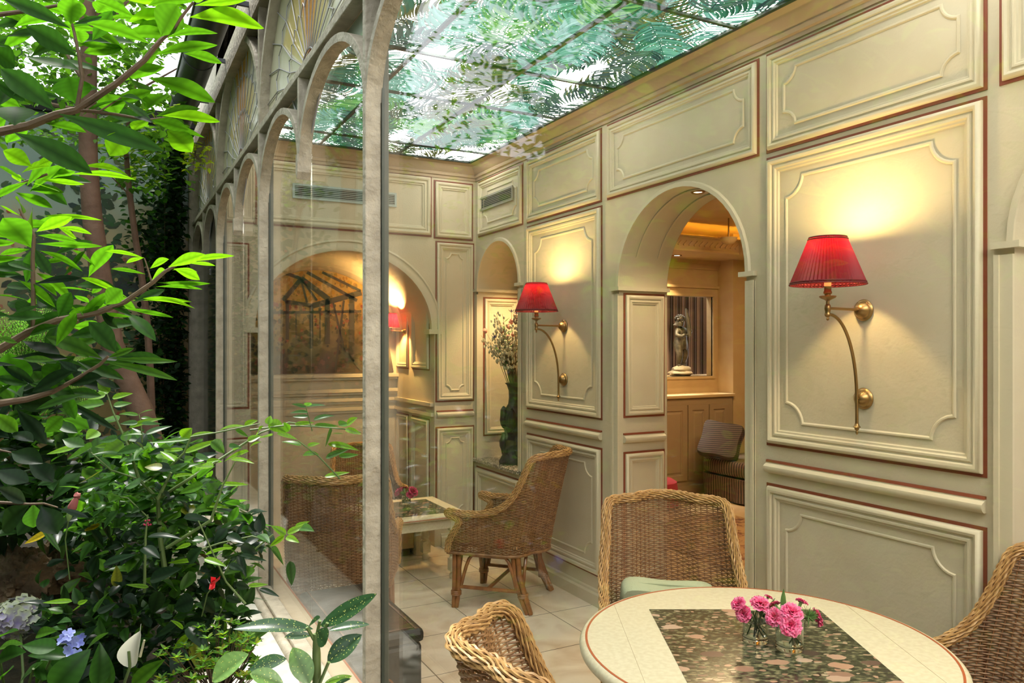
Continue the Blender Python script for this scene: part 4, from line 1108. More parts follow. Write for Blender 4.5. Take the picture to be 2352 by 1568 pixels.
# upholstered bench with striped cushion between table and alcove, and pillows
bn = thing('bench', 'beige upholstered bench with a dark striped seat cushion standing behind the low table', 'bench', (1.8, 5.86, 0))
m = MB(); m.box((1.30, 5.83, .06), (2.20, 6.10, .27)); obj('base', m, FARW, bn, False, bevel=.01)
m = MB(); m.box((1.33, 5.86, 0), (2.17, 6.08, .06)); obj('plinth', m, BARK, bn, False)
m = MB(); m.prism([(2.20, 5.80, .0), (2.27, 5.80, .0), (2.245, 5.80, .09), (2.25, 5.80, .18), (2.30, 5.80, .27), (2.20, 5.80, .27)], (0, .28, 0)); obj('scroll_end', m, TRIMP, bn, False, bevel=.006)
m = MB(); cushion(m, .47, .17, .075, (1.76, 5.965, .345)); obj('seat_cushion', m, CUSHM, bn)
for x, y, lab in ((1.78, 6.42, 'striped pillow on the low wicker chair, left of the pink flowers'), (2.08, 6.40, 'striped pillow on the low wicker chair, right behind the pink flowers')):
    t = thing('pillow', lab, 'pillow', (x, y, .40), .0, 'striped pillows in the alcove')
    m = MB(); cushion(m, .14, .13, .05, (x, y, .45), .9); obj('pillow_cover', m, CUSHM, t)
    m = MB(); m.tube([Vector((x, y, .45)) + Matrix.Rotation(.9, 4, 'X') @ Vector((.137 * math.copysign(abs(math.cos(a)) ** .3, math.cos(a)) * .95, .127 * math.copysign(abs(math.sin(a)) ** .3, math.sin(a)) * .95, 0)) for a in [2 * PI * i / 60 for i in range(60)]], .005, 6, True); obj('piping', m, CUSHM, t)

# ================================================================ DARK CHEST under the window
ch = thing('chest', 'black leather covered chest with iron handle on the floor under the window', 'chest', (1.04, 3.6, 0))
m = MB(); m.box((.868, 3.17, .03), (1.235, 3.93, .385)); bd = obj('body', m, BLACKL, ch, False, bevel=.02)
m = MB(); m.box((.862, 3.16, .388), (1.243, 3.94, .448)); ld = obj('lid', m, BLACKL, ch, False, bevel=.022)
m = MB(); 
for x in (.90, 1.205): m.box((x - .004, 3.18, .447), (x + .004, 3.92, .4505))
m.box((.90, 3.196, .447), (1.205, 3.204, .4505)); obj('lid_seam', m, BARK, ld, False)
m = MB(); c = Vector((1.05, 3.158, .25)); m.tube([c + Vector((.045 * math.cos(a), -.004, .045 * math.sin(a) - .03)) for a in [2 * PI * i / 24 for i in range(24)]], .005, 8, True); m.lathe([(0, 0), (.02, 0), (.016, -.012), (0, -.014)], c + Vector((0, .01, .015)), 14, 'Y'); obj('ring_handle', m, RATTAN, bd)
for x in (.90, 1.20):
    for y in (3.21, 3.89): m = MB(); m.box((x - .03, y - .03, 0), (x + .03, y + .03, .03)); obj('foot', m, BLACK, ch, False)

# ================================================================ TALL DARK VASE WITH DRIED FLOWERS (niche)
vb = Vector((XW + .135, 5.55, .733))
tv = thing('tall_vase', 'tall dark sculpted clay vase standing on the granite shelf of the wall niche', 'vase', vb)
m = MB(); prof = [(0, 0), (.125, 0), (.128, .02), (.105, .06), (.082, .12), (.075, .20), (.082, .27), (.095, .33), (.098, .39), (.080, .44), (.050, .49), (.044, .54), (.046, .60), (.062, .645), (.078, .66), (.072, .662), (.05, .645), (.036, .60), (0, .59)]
m.lathe(prof, (0, 0, 0), 32, sy=.9); o = obj('vase_body', m, DARKV, tv, local=True)
m = MB()
for a, z in ((-2.2, .36), (-1.2, .30), (-.2, .36), (-1.7, .14), (2.5, .16), (-.7, .12), (3.0, .38)):
    m.blob((.088 * math.cos(a), .08 * math.sin(a), z), (.034, .034, .09), 10, 7, .12, int(z * 100))
obj('relief_figure', m, DARKV, tv, local=True)
da = thing('dried_flowers', 'bunch of dried thistles and pale flowers in the tall dark vase', 'flowers', vb + Vector((0, 0, .62)), 0)
rr = random.Random(21); stems = MB(); pale = MB(); blue = MB(); gl_ = MB(); pk = MB()
for i in range(64):
    a = rr.uniform(0, 2 * PI); lean = rr.uniform(.02, .26); h = rr.uniform(.28, .62)
    tip = Vector((math.cos(a) * lean * .9 - .04, math.sin(a) * lean * .8 + .02, h)); tip.x = min(tip.x - .04, .16)
    mid = tip * .5 + Vector((0, 0, .03)); stems.tube([(0.01 * math.cos(a), .01 * math.sin(a), -.08), mid, tip], [.003, .002, .0012], 5)
    kind = rr.random()
    if kind < .5:
        for q in range(16):
            f = rr.uniform(.45, 1.0); p = tip * f + Vector((rr.gauss(0, .018), rr.gauss(0, .018), rr.gauss(0, .012))); pale.blob(p, (.009, .009, .013), 6, 4)
    elif kind < .68:
        for q in range(6):
            b = 2 * PI * q / 6; d = Vector((math.cos(b), math.sin(b), .9)).normalized(); s = d.cross(Vector((0, 0, 1))).normalized() * .008
            blue.add([tip, tip + d * .022 - s, tip + d * .042, tip + d * .022 + s], [(0, 1, 2, 3)])
    elif kind < .82:
        for q in range(7):
            f = rr.uniform(.4, .95); p = tip * f; d = Vector((rr.gauss(0, 1), rr.gauss(0, 1), rr.uniform(.1, 1))).normalized(); s = d.orthogonal().normalized() * .013
            gl_.add([p, p + d * .03 - s, p + d * .07, p + d * .03 + s], [(0, 1, 2, 3)])
    else: pk.blob(tip, .02, 8, 6, .25, i)
obj('stems', stems, TWIG, da, local=True); obj('pale_florets', pale, PALEF, da, local=True); obj('blue_bells', blue, mat('dusty_blue_petal', (.14, .13, .28), .7), da, local=True); obj('green_leaves', gl_, STEM, da, local=True); obj('rose_heads', pk, mat('salmon_petal', (.75, .30, .22), .7), da, local=True)
pc = MB(); c = Vector((.0, -.05, .56))
for i in range(60):
    f = i / 60; a = i * 2.4; r = .026 * math.sin(PI * (.15 + .8 * f)); p = c + Vector((r * math.cos(a), r * math.sin(a), -.035 + .075 * f)); d = Vector((math.cos(a), math.sin(a), .4)); pc.blob(p, (.009, .009, .006), 5, 4)
obj('pine_cone', pc, BARK, da, local=True)

# ================================================================ ROOM BEYOND THE DOORWAY
XF0 = XW + .38
m = MB(); m.add([(XF0, 1.0, .001), (9.0, 1.0, .001), (9.0, 7.9, .001), (XF0, 7.9, .001)], [(0, 1, 2, 3)]); struct('floor_far', m, PARQ)
CABX0, CABX1, YF = 4.6, 6.72, 7.06
zo0, zo1, xo0, xo1 = 1.335, 2.295, 4.9, W(1636, 700, Y=YF).x
m = MB()
for a, b in (((XF0, YF, 0), (xo0, YF + .1, 3.4)), ((xo0, YF, 0), (xo1, YF + .1, zo0)), ((xo0, YF, zo1), (xo1, YF + .1, 3.4)), ((xo1, YF, 0), (7.2, YF + .1, 3.4))): m.box(a, b)
m.box((6.60, 6.80, 0), (6.95, YF, 3.4)); struct('wall_far', m, FARW)
m = MB(); m.box((7.05, .9, 0), (7.15, 7.2, 3.4)); m.box((XF0, .9, 0), (7.15, 1.0, 3.4)); struct('wall_far_right', m, FARW)
# wall sheet on the far side of the thick partition
m = MB(); wall_open(m, lambda u, z, d: (XF0 + .001 + d, u, z), 1.0, 7.1, 0, 3.4, [dict(u=(2.823, 3.90), sill=0, spring=2.07, rise=.52, depth=.0), dict(u=(1.0, 1.545), sill=0, spring=2.07, rise=.52, depth=.0)]); struct('wall_partition', m, FARW)
# opening frame, niche behind with ribbed curtain
m = MB(); e = .03
for a, b in (((xo0 - e, YF - .02, zo0 - e), (xo1 + e, YF + .02, zo0)), ((xo0 - e, YF - .02, zo1), (xo1 + e, YF + .02, zo1 + e)), ((xo1, YF - .02, zo0), (xo1 + e, YF + .02, zo1)), ((xo0 - e, YF - .02, zo0), (xo0, YF + .02, zo1))): m.box(a, b)
m.box((xo0 - .05, YF - .03, zo1 + .10), (6.6, YF, zo1 + .13)); m.box((xo0 - .05, YF - .02, 2.62), (6.6, YF, 2.64)); struct('trim_8', m, FARW)
m = MB(); m.box((xo0, YF, zo0 - .03), (xo1, YF + .75, zo0)); m.box((xo0 - .5, YF + .75, 1.0), (xo1 + .6, YF + .8, 2.8)); struct('wall_statue_niche', m, FARW)
ct = MB(); N = 90; x0_, x1_ = xo1 - .62, xo1 + .35; y_ = YF + .42
L = [[Vector((x0_ + (x1_ - x0_) * i / N, y_ + .015 * math.sin(i * 1.4), z)) for i in range(N + 1)] for z in (zo0 + .002, zo1 + .2)]
ct.loops(L, False); tag(obj('curtain', ct, CURTM), 'dark ribbed curtain hanging behind the bronze statue', 'curtain')
pt = thing('framed_picture', 'dark framed picture on the wall behind the statue, cut off by the door jamb', 'picture', (5.75, YF + .74, 1.5))
m = MB(); m.box((5.62, YF + .715, 1.5), (6.06, YF + .748, 2.28)); obj('frame', m, BARK, pt, False, bevel=.006)
m = MB(); m.box((5.66, YF + .71, 1.54), (6.02, YF + .716, 2.24)); obj('canvas', m, BLACKL, pt, False)
# cabinet
cb = thing('cabinet', 'low ochre panelled cabinet under the statue in the room beyond the doorway', 'cabinet', (5.6, YF, 0))
m = MB(); m.box((4.7, YF - .28, 0), (6.57, YF - .002, 1.10)); bd = obj('body', m, CABW, cb, False)
m = MB(); m.box((4.68, YF - .31, 1.10), (6.59, YF - .002, 1.135)); obj('counter_top', m, FARW, cb, False, bevel=.006)
m = MB(); m.box((4.7, YF - .295, 0), (6.575, YF - .28, .10)); obj('plinth', m, CABW, cb, False)
for a, b in ((5.05, 5.45), (5.47, 5.86), (5.88, 6.18), (6.20, 6.50)):
    m = MB(); O = Vector((a, YF - .281, .16))
    def rc(i, o): return [O + Vector((i, -o, i)), O + Vector((b - a - i, -o, i)), O + Vector((b - a - i, -o, .86 - i)), O + Vector((i, -o, .86 - i))]
    m.loops([rc(0, 0), rc(0, .016), rc(.06, .016), rc(.066, .006), rc(.08, .006), rc(.10, .014)]); m.add(rc(.10, .014), [(0, 1, 2, 3)]); d = obj('door', m, CABW, cb, False)
    m = MB(); hx = b - .03 if a in (5.05, 5.88) else a + .03; m.tube([(hx, YF - .30, .56), (hx, YF - .318, .57), (hx, YF - .318, .63), (hx, YF - .30, .64)], .005, 6); obj('handle', m, BRASS, d)
# far ceiling with glowing cove
m = MB(); m.box((XF0, 1.0, 3.04), (7.1, 7.1, 3.08)); struct('ceiling_far', m, FARW)
m = MB(); zc0 = 2.73
m.box((XF0, 6.45, zc0), (7.05, YF, zc0 + .04)); m.box((6.35, 1.0, zc0), (7.05, 6.45, zc0 + .04)); m.box((XF0, 1, zc0), (3.7, 6.45, zc0 + .04))
m.box((XF0, 6.41, zc0), (6.31, 6.45, zc0 + .17)); m.box((6.31, 1.0, zc0), (6.35, 6.45, zc0 + .17))
for i in range(34):
    x = 3.8 + i * .075; m.obox((x, 6.405, zc0 + .085), (1, 0, .9), (-.9, 0, 1), (0, 1, 0), .035, .007, .006)
m.box((XF0, 6.395, zc0 - .0), (6.30, 6.41, zc0 + .02)); m.box((XF0, 6.395, zc0 + .15), (6.30, 6.41, zc0 + .17))
m.box((XF0, YF - .05, zc0 - .05), (6.62, YF, zc0)); m.box((XF0, YF - .03, zc0 - .09), (6.61, YF, zc0 - .05)); struct('trim_9', m, FARW)
m = MB(); m.box((3.7, 6.47, zc0 + .05), (6.9, 6.50, zc0 + .08)); m.box((6.40, 1.2, zc0 + .05), (6.43, 6.4, zc0 + .08)); tag(obj('cove_light', m, GLOWC, None, False), 'amber light strip glowing in the ceiling cove of the room beyond', 'light')
dm = thing('ceiling_bowl_light', 'shallow bowl shaped ceiling light in the room beyond the doorway', 'ceiling light', (5.76, 6.0, 3.04))
m = MB(); m.lathe([(0, 2.765), (.03, 2.768), (.06, 2.78), (.085, 2.81), (.09, 2.835), (.08, 2.835), (.05, 2.80), (0, 2.79)], (5.76, 6.0, 0), 28); obj('bowl', m, FARW, dm)
m = MB(); m.tube([(5.76, 6.0, 2.79), (5.76, 6.0, 3.04)], .008, 8); obj('stem', m, BRASS, dm)
q = W(1555, 586, Z=zc0)
d2 = thing('downlight', 'round downlight shining above the statue niche in the room beyond', 'downlight', q)
m = MB(); m.lathe([(.03, .0), (.055, .0), (.055, -.008), (.034, -.006), (.03, 0)], q, 20); obj('trim_ring', m, BRASS, d2)
m = MB(); m.lathe([(0, -.002), (.033, -.002), (.033, -.004), (0, -.004)], q, 16); obj('lamp_lens', m, BULB, d2)
lamp('far_downlight', 'SPOT', q + Vector((0, 0, -.03)), 60, (1, .74, .38), .03, (q.x - .05, q.y + .32, 1.0), 1.5, .9)
lamp('statue_spot', 'SPOT', (5.75, YF + .15, 2.27), 20, (1, .78, .45), .02, (5.85, YF + .28, 1.35), 1.6, .8)
lamp('far_room_lamp', 'AREA', (5.2, 4.6, 2.95), 58, (1, .70, .36), 1.4, (5.2, 4.6, 0))
# sofa
sf = thing('sofa', 'dark striped sofa with pleated skirt seen through the arched doorway', 'sofa', (6.4, 6.0, 0))
m = MB(); L = []
for z, ex in ((.02, .012), (.12, .008), (.27, .0)):
    ring = []
    for i in range(64):
        a = 2 * PI * i / 64; ca, sa = math.cos(a), math.sin(a); rr_ = (abs(ca) ** 12 + abs(sa) ** 12) ** (-1 / 12); w = ex * math.sin(i * 3.1)
        ring.append(Vector((6.46 + (.52 + w) * ca * rr_, 5.79 + (.88 + w) * sa * rr_, z)))
    L.append(ring)
m.loops(L, True, True); obj('skirt', m, SOFAM, sf)
m = MB(); cushion(m, .53, .90, .085, (6.45, 5.79, .37)); obj('seat_cushion', m, SOFAM, sf)
m = MB(); m.box((6.86, 4.95, .28), (7.0, 6.66, .92)); obj('backrest', m, SOFAM, sf, False, bevel=.05)
pc_ = W(1656, 1012, d=8.42)
pw_ = thing('pillow', 'dark striped pillow leaning at the end of the sofa beyond the doorway', 'pillow', (pc_.x, pc_.y, .46))
nz_ = Vector((-.72, -.48, .50)).normalized(); ux_ = Vector((0, 0, 1)).cross(nz_).normalized(); ux_ = Matrix.Rotation(-.14, 3, nz_) @ ux_; vy_ = nz_.cross(ux_)
R = Matrix.Translation(pc_) @ Matrix((ux_, vy_, nz_)).transposed().to_4x4()
m = MB(); cushion(m, .225, .21, .075, (0, 0, 0), .0); m.v = [tuple(R @ Vector(p)) for p in m.v]; obj('pillow_cover', m, PILM, pw_)
m = MB(); m.tube([R @ Vector((.217 * math.copysign(abs(math.cos(a)) ** .3, math.cos(a)), .203 * math.copysign(abs(math.sin(a)) ** .3, math.sin(a)), 0)) for a in [2 * PI * i / 70 for i in range(70)]], .008, 6, True); obj('piping', m, PILM, pw_)
m = MB(); m.box((4.15, 4.2, .002), (5.52, 5.85, .014)); rg = tag(obj('rug', m, RUGM, None, False), 'brown patterned rug on the floor beyond the doorway', 'rug')
fs = thing('footstool', 'dark red upholstered footstool half hidden by the doorway jamb', 'footstool', (5.35, 6.35, 0))
m = MB(); L = []
for z, r in ((.03, .27), (.20, .26), (.27, .25), (.30, .20)): L.append([Vector((5.09 + r * math.cos(2 * PI * i / 32), 6.40 + r * .9 * math.sin(2 * PI * i / 32), z)) for i in range(32)])
m.loops(L, True, True); obj('upholstery', m, REDCH, fs)
for k in range(3): a = 2 * PI * k / 3 + .3; m = MB(); m.lathe([(0, 0), (.018, 0), (.024, .03), (0, .035)], (5.09 + .2 * math.cos(a), 6.40 + .18 * math.sin(a), 0), 10); obj('foot', m, BARK, fs)

# ---- bronze putto statue
sb = W(1564, 868, Y=YF + .14); sb.z = zo0
st_ = thing('statue', 'small bronze statue of a curly haired child holding a quiver, on a pale stone base', 'statue', (sb.x, sb.y, zo0))
m = MB(); m.blob((0, 0, .035), (.16, .13, .05), 18, 8, .10, 4); m.blob((.0, -.01, .08), (.12, .10, .05), 16, 8, .12, 9); m.v = [(x, y, max(z, 0.001)) for x, y, z in m.v]; obj('stone_base', m, PLINTH, st_, local=True)
def skin(name, V, Eg, Rd, mt, parent, sub=2):
    me = bpy.data.meshes.new(name); me.from_pydata(V, Eg, []); o = bpy.data.objects.new(name, me); COL.objects.link(o); o.parent = parent
    k = o.modifiers.new('skin', 'SKIN'); k.use_smooth_shade = True
    if not me.skin_vertices: me.skin_vertices.new() if hasattr(me.skin_vertices, 'new') else None
    for i, r in enumerate(Rd):
        r = r if isinstance(r, tuple) else (r, r); me.skin_vertices[0].data[i].radius = r
    me.skin_vertices[0].data[0].use_root = True
    s = o.modifiers.new('sub', 'SUBSURF'); s.levels = sub; s.render_levels = sub
    me.materials.append(mt); return o
V = [(0, 0, .38), (.0, .0, .44), (-.005, -.005, .50), (-.01, -.005, .55), (-.02, -.01, .585), (-.035, -.025, .63), (-.045, -.04, .69),          # 0-6 pelvis..head
     (-.062, -.02, .555), (-.105, -.05, .49), (-.07, -.105, .475), (-.035, -.12, .505),                                                       # 7-10 left arm across the chest
     (.05, -.005, .555), (.10, -.05, .515), (.055, -.11, .545), (.015, -.12, .56),                                                            # 11-14 right arm
     (-.042, .0, .35), (-.052, -.045, .245), (-.035, .0, .14), (-.045, -.045, .118), (.040, .0, .35), (.052, -.02, .245), (.045, .03, .14), (.055, -.02, .118)]
Eg = [(0, 1), (1, 2), (2, 3), (3, 4), (4, 5), (5, 6), (3, 7), (7, 8), (8, 9), (9, 10), (3, 11), (11, 12), (12, 13), (13, 14), (0, 15), (15, 16), (16, 17), (17, 18), (0, 19), (19, 20), (20, 21), (21, 22)]
Rd = [.074, .078, .072, .062, .030, .064, .052, .036, .029, .023, .020, .036, .029, .023, .020, .060, .042, .029, .022, .060, .042, .029, .022]
skin('child_figure', V, Eg, Rd, BRONZE, st_)
m = MB(); rr = random.Random(2)
for i in range(46):
    a = rr.uniform(0, 2 * PI); e = rr.uniform(-.1, 1.3); p = Vector((-.042, -.028, .675)) + Vector((math.cos(a) * math.cos(e) * .058, math.sin(a) * math.cos(e) * .058, math.sin(e) * .058))
    if p.y < -.06 and p.z < .69: continue
    m.blob(p, .015, 7, 5, .15, i)
obj('curly_hair', m, BRONZE, st_, local=True)
m = MB(); m.blob((-.058, -.092, .655), (.008, .010, .010), 8, 6); m.blob((-.045, -.078, .632), (.016, .010, .006), 8, 5)
for dx in (-.022, .018): m.blob((-.05 + dx, -.084, .672), (.008, .005, .005), 8, 5)
obj('face_features', m, BRONZE, st_, local=True)
m = MB(); m.tube([(.03, -.12, .48), (.028, -.115, .56), (.022, -.10, .68), (.012, -.085, .79), (.008, -.08, .815)], [.026, .030, .028, .020, .006], 10); obj('quiver', m, BRONZE, st_, local=True)
m = MB()
for k in range(4):
    for cx, cz in ((-.035, .505), (.015, .56)): m.tube([(cx + .008 * k - .012, -.118, cz), (cx + .008 * k, -.138, cz - .006), (cx + .008 * k + .012, -.142, cz - .02)], [.006, .006, .004], 6)
obj('fingers', m, BRONZE, st_, local=True)
m = MB(); m.tube([(.075, .03, .10), (.085, .03, .2), (.078, .03, .30), (.07, .025, .34)], [.035, .03, .032, .02], 10); m.blob((.075, -.0, .33), (.03, .03, .035), 10, 7, .2, 3); obj('tree_stump', m, BRONZE, st_, local=True)
m = MB(); m.loops([[Vector((.066 * math.cos(a) * k_, .066 * math.sin(a) * k_, z + .012 * math.sin(3 * a))) for a in [2 * PI * i / 24 for i in range(24)]] for z, k_ in ((.44, 1.0), (.40, 1.1), (.35, 1.15), (.315, 1.1))]); obj('drapery', m, BRONZE, st_, local=True)
# ================================================================ THE GARDEN
GZ = .40
def ground_z(x, y): return GZ - .06 + .10 * max(0, min(1, (-x) / 1.5)) + .22 * max(0, min(1, (y - 3.2) / 2.5)) * max(0, min(1, (.35 - x) / .5)) + .03 * math.sin(3.1 * x + 1.3 * y) * math.sin(2.3 * y)
gm = MB(); nx, ny = 40, 60
gv = []
for j in range(ny + 1):
    for i in range(nx + 1):
        x = -3.3 + (.32 + 3.3) * i / nx; y = -1.2 + 9.4 * j / ny; gv.append((x, y, ground_z(x, y)))
gm.add(gv, [(j * (nx + 1) + i, j * (nx + 1) + i + 1, (j + 1) * (nx + 1) + i + 1, (j + 1) * (nx + 1) + i) for j in range(ny) for i in range(nx)])
struct('ground', gm, SOIL, True)
# painted garden wall at the far end, side wall
YM = 8.0
m = MB(); m.box((-3.4, YM, -.2), (1.0, YM + .15, 3.80)); wg = struct('wall_garden', m, GMURAL)
m = MB(); m.box((-3.45, YM - .05, 3.80), (1.1, YM + .25, 3.93)); struct('trim_10', m, BLACK)
m = MB(); m.box((-3.45, -1.4, -.2), (-3.30, 8.2, 5.0)); struct('wall_garden_side', m, WALLOUT)  # unseen wall, its height set to keep sky out of the pane reflections
m = MB(); m.box((-3.4, -1.45, -.2), (.72, -1.30, 3.0)); struct('wall_garden_near', m, WALLOUT)
# painted plants of the garden mural
m = MB(); rr = random.Random(31)
def dab(x, z, s, th, col, y=YM - .002, el=2.2):
    P = [];
    for k in range(6):
        a = 2 * PI * k / 6; u, v = s * el * math.cos(a), s * math.sin(a); P.append((x + u * math.cos(th) - v * math.sin(th), y - .0000005 * m.n, z + u * math.sin(th) + v * math.cos(th)))
    m.add(P, [tuple(range(6))], col)
DG = ((.025, .05, .03), (.04, .075, .035), (.06, .09, .04), (.03, .045, .035))
for i in range(26):                                     # painted bushes and climbers
    x0, z0 = rr.uniform(-1.1, .7), rr.uniform(.8, 3.3); n = rr.randint(20, 60); h = rr.uniform(.25, .8); c = rr.choice(DG)
    x1 = x0
    for k in range(n):
        f = k / n; x1 = x0 + .06 * math.sin(f * 5 + i); z = z0 + h * f
        dab(x1 + rr.gauss(0, .06), z + rr.gauss(0, .03), rr.uniform(.012, .028), rr.uniform(-1.2, 1.2), tuple(q * rr.uniform(.7, 1.4) for q in c))
for i in range(420): dab(rr.uniform(-1.2, .75), rr.uniform(.7, 1.9), rr.uniform(.012, .035), rr.uniform(-1.5, 1.5), rr.choice(((.05, .06, .02), (.18, .12, .03), (.09, .09, .03), (.26, .17, .06), (.03, .04, .02))))
for i in range(120): dab(rr.uniform(-1.2, .7), rr.uniform(.8, 2.9), rr.uniform(.012, .022), rr.uniform(0, 3), rr.choice(((.40, .06, .04), (.45, .16, .10), (.36, .22, .05), (.42, .34, .12))), el=1.1)
for i in range(14): dab(rr.uniform(-.3, .5), 1.25 + .05 * i, rr.uniform(.008, .012), 0, (.30, .25, .15), el=9)
obj('painted_foliage', m, PAINT, wg, False)

class LB(MB):
    """leaf maker"""
    def leaf(s, b, t, w, col, N, fold=.22, droop=.06, shape='ellip', n=7, var=.12, curl=0):
        b, t = Vector(b), Vector(t); a = t - b; L = a.length
        if L < 1e-5: return
        sd = a.cross(Vector(N)); 
        if sd.length < 1e-6: sd = a.orthogonal()
        sd.normalize(); nn = sd.cross(a).normalized()
        vs, cs = [], []; vc = random.uniform(1 - var, 1 + var); col = tuple(c * vc for c in col)
        for i in range(n + 1):
            f = i / n
            if shape == 'ellip': pw = math.sin(PI * min(1, f ** .92)) ** .75
            elif shape == 'obov': pw = math.sin(PI * min(1, f ** 1.25)) ** .9
            elif shape == 'lance': pw = math.sin(PI * f ** .8) ** .95
            else: pw = math.sin(PI * f ** .62) ** .85                   # ovate
            hw = max(.004, pw) * w / 2
            c = b + a * f + nn * (droop * L * math.sin(PI * f) - curl * L * f * f)
            up = nn * (fold * hw)
            vs += [c - sd * hw + up, c - sd * hw * .5 + up * .42, c, c + sd * hw * .5 + up * .42, c + sd * hw + up]
            mid = tuple(q * .55 for q in col); cv = tuple(q * (.84 if i % 2 else 1.06) for q in col)
            cs += [cv, tuple(q * (1.06 if i % 2 else .92) for q in col), mid, tuple(q * (1.06 if i % 2 else .92) for q in col), cv]
        s.add(vs, [(i * 5 + k, i * 5 + k + 1, i * 5 + k + 6, i * 5 + k + 5) for i in range(n) for k in range(4)], cs)
    def small(s, b, d, L, w, col, N):
        """a little leaf of two folded halves"""
        b = Vector(b); d = Vector(d).normalized(); sd = d.cross(Vector(N)); 
        if sd.length < 1e-6: sd = d.orthogonal()
        sd = sd.normalized() * w / 2; nn = sd.cross(d).normalized() * w * .15
        v = random.uniform(.75, 1.25); col = tuple(c * v for c in col)
        s.add([b, b + d * L * .3 - sd * .9 + nn, b + d * L * .62 - sd * .85 + nn, b + d * L, b + d * L * .62 + sd * .85 + nn, b + d * L * .3 + sd * .9 + nn, b + d * L * .5],
              [(0, 6, 2, 1), (6, 3, 2), (0, 5, 4, 6), (6, 4, 3)], [col] * 7)
B_, M_, D_, K_, Y_, O_, G_ = (.15, .32, .018), (.07, .185, .018), (.035, .11, .018), (.014, .036, .018), (.50, .36, .02), (.20, .22, .025), (.06, .15, .045)  # light and dark tones also carry backlight and shade in the leaf colour
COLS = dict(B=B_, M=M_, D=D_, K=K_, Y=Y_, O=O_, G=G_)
def vray(px, py): return (W(px, py, d=1.0) - Vector((0, 0, EYE))).normalized()
def traced(lb, rows, ox, oy, sc, d, wk=1.0, shape='ellip', up=.7, rs=1, dvar=.12, droop=.06):
    r = random.Random(rs)
    for row in rows:
        bx, by, tx, ty, w, c = row[:6]; dd = d + (row[6] if len(row) > 6 else r.uniform(-dvar, dvar))
        b = W(ox + bx / sc, oy + by / sc, d=dd); t = W(ox + tx / sc, oy + ty / sc, d=dd + r.uniform(-.06, .06))
        v = -vray(ox + bx / sc, oy + by / sc)
        jit = Vector((r.gauss(0, .2), r.gauss(0, .2), r.gauss(0, .15)))
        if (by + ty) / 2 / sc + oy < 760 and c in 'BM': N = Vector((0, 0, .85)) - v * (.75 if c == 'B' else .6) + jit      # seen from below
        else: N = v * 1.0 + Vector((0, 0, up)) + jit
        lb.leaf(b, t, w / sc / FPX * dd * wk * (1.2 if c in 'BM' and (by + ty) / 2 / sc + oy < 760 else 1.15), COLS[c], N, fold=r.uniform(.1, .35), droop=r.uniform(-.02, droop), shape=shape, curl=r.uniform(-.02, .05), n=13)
def twig(mb, pts, ox, oy, sc, d, r0, r1, n=7, dd=None):
    P = [W(ox + x / sc, oy + y / sc, d=d + (dd[i] if dd else 0)) for i, (x, y) in enumerate(pts)]
    Q = []
    for i in range(len(P) - 1):
        for k in range(4): Q.append(P[i].lerp(P[i + 1], k / 4))
    Q.append(P[-1]); mb.tube(Q, [r0 + (r1 - r0) * i / (len(Q) - 1) for i in range(len(Q))], n)

# ---- 1. broad-leaved evergreen reaching in from the left: upper bough and middle bough
ev = thing('evergreen_shrub', 'large leaved evergreen shrub whose backlit boughs reach in from the upper left', 'shrub', (-.95, 1.0, GZ))
U = MB(); z3 = 3.92
twig(U, [(-900, 1250), (-300, 1230), (0, 1185), (260, 1130), (510, 1030), (690, 990), (1050, 750), (1300, 540), (1440, 370), (1490, 320)], 0, 0, z3, 1.55, .011, .004, dd=[-.05, 0, 0, 0, 0, 0, 0, 0, 0, 0])
twig(U, [(690, 990), (740, 700), (710, 500), (670, 300), (640, 180)], 0, 0, z3, 1.55, .0045, .0025)
twig(U, [(700, 990), (1050, 1030), (1330, 1080), (1480, 1060)], 0, 0, z3, 1.55, .0035, .002)
twig(U, [(-200, 160), (0, 130), (300, 90), (560, 40)], 0, 0, z3, 1.6, .006, .003)
twig(U, [(1380, 430), (1560, 260), (1660, 120), (1740, 20)], 0, 0, z3, 1.5, .004, .0025)
twig(U, [(750, 990), (900, 1000), (1090, 880)], 0, 0, z3, 1.53, .0022, .0015)
obj('upper_bough', U, TWIG, ev)
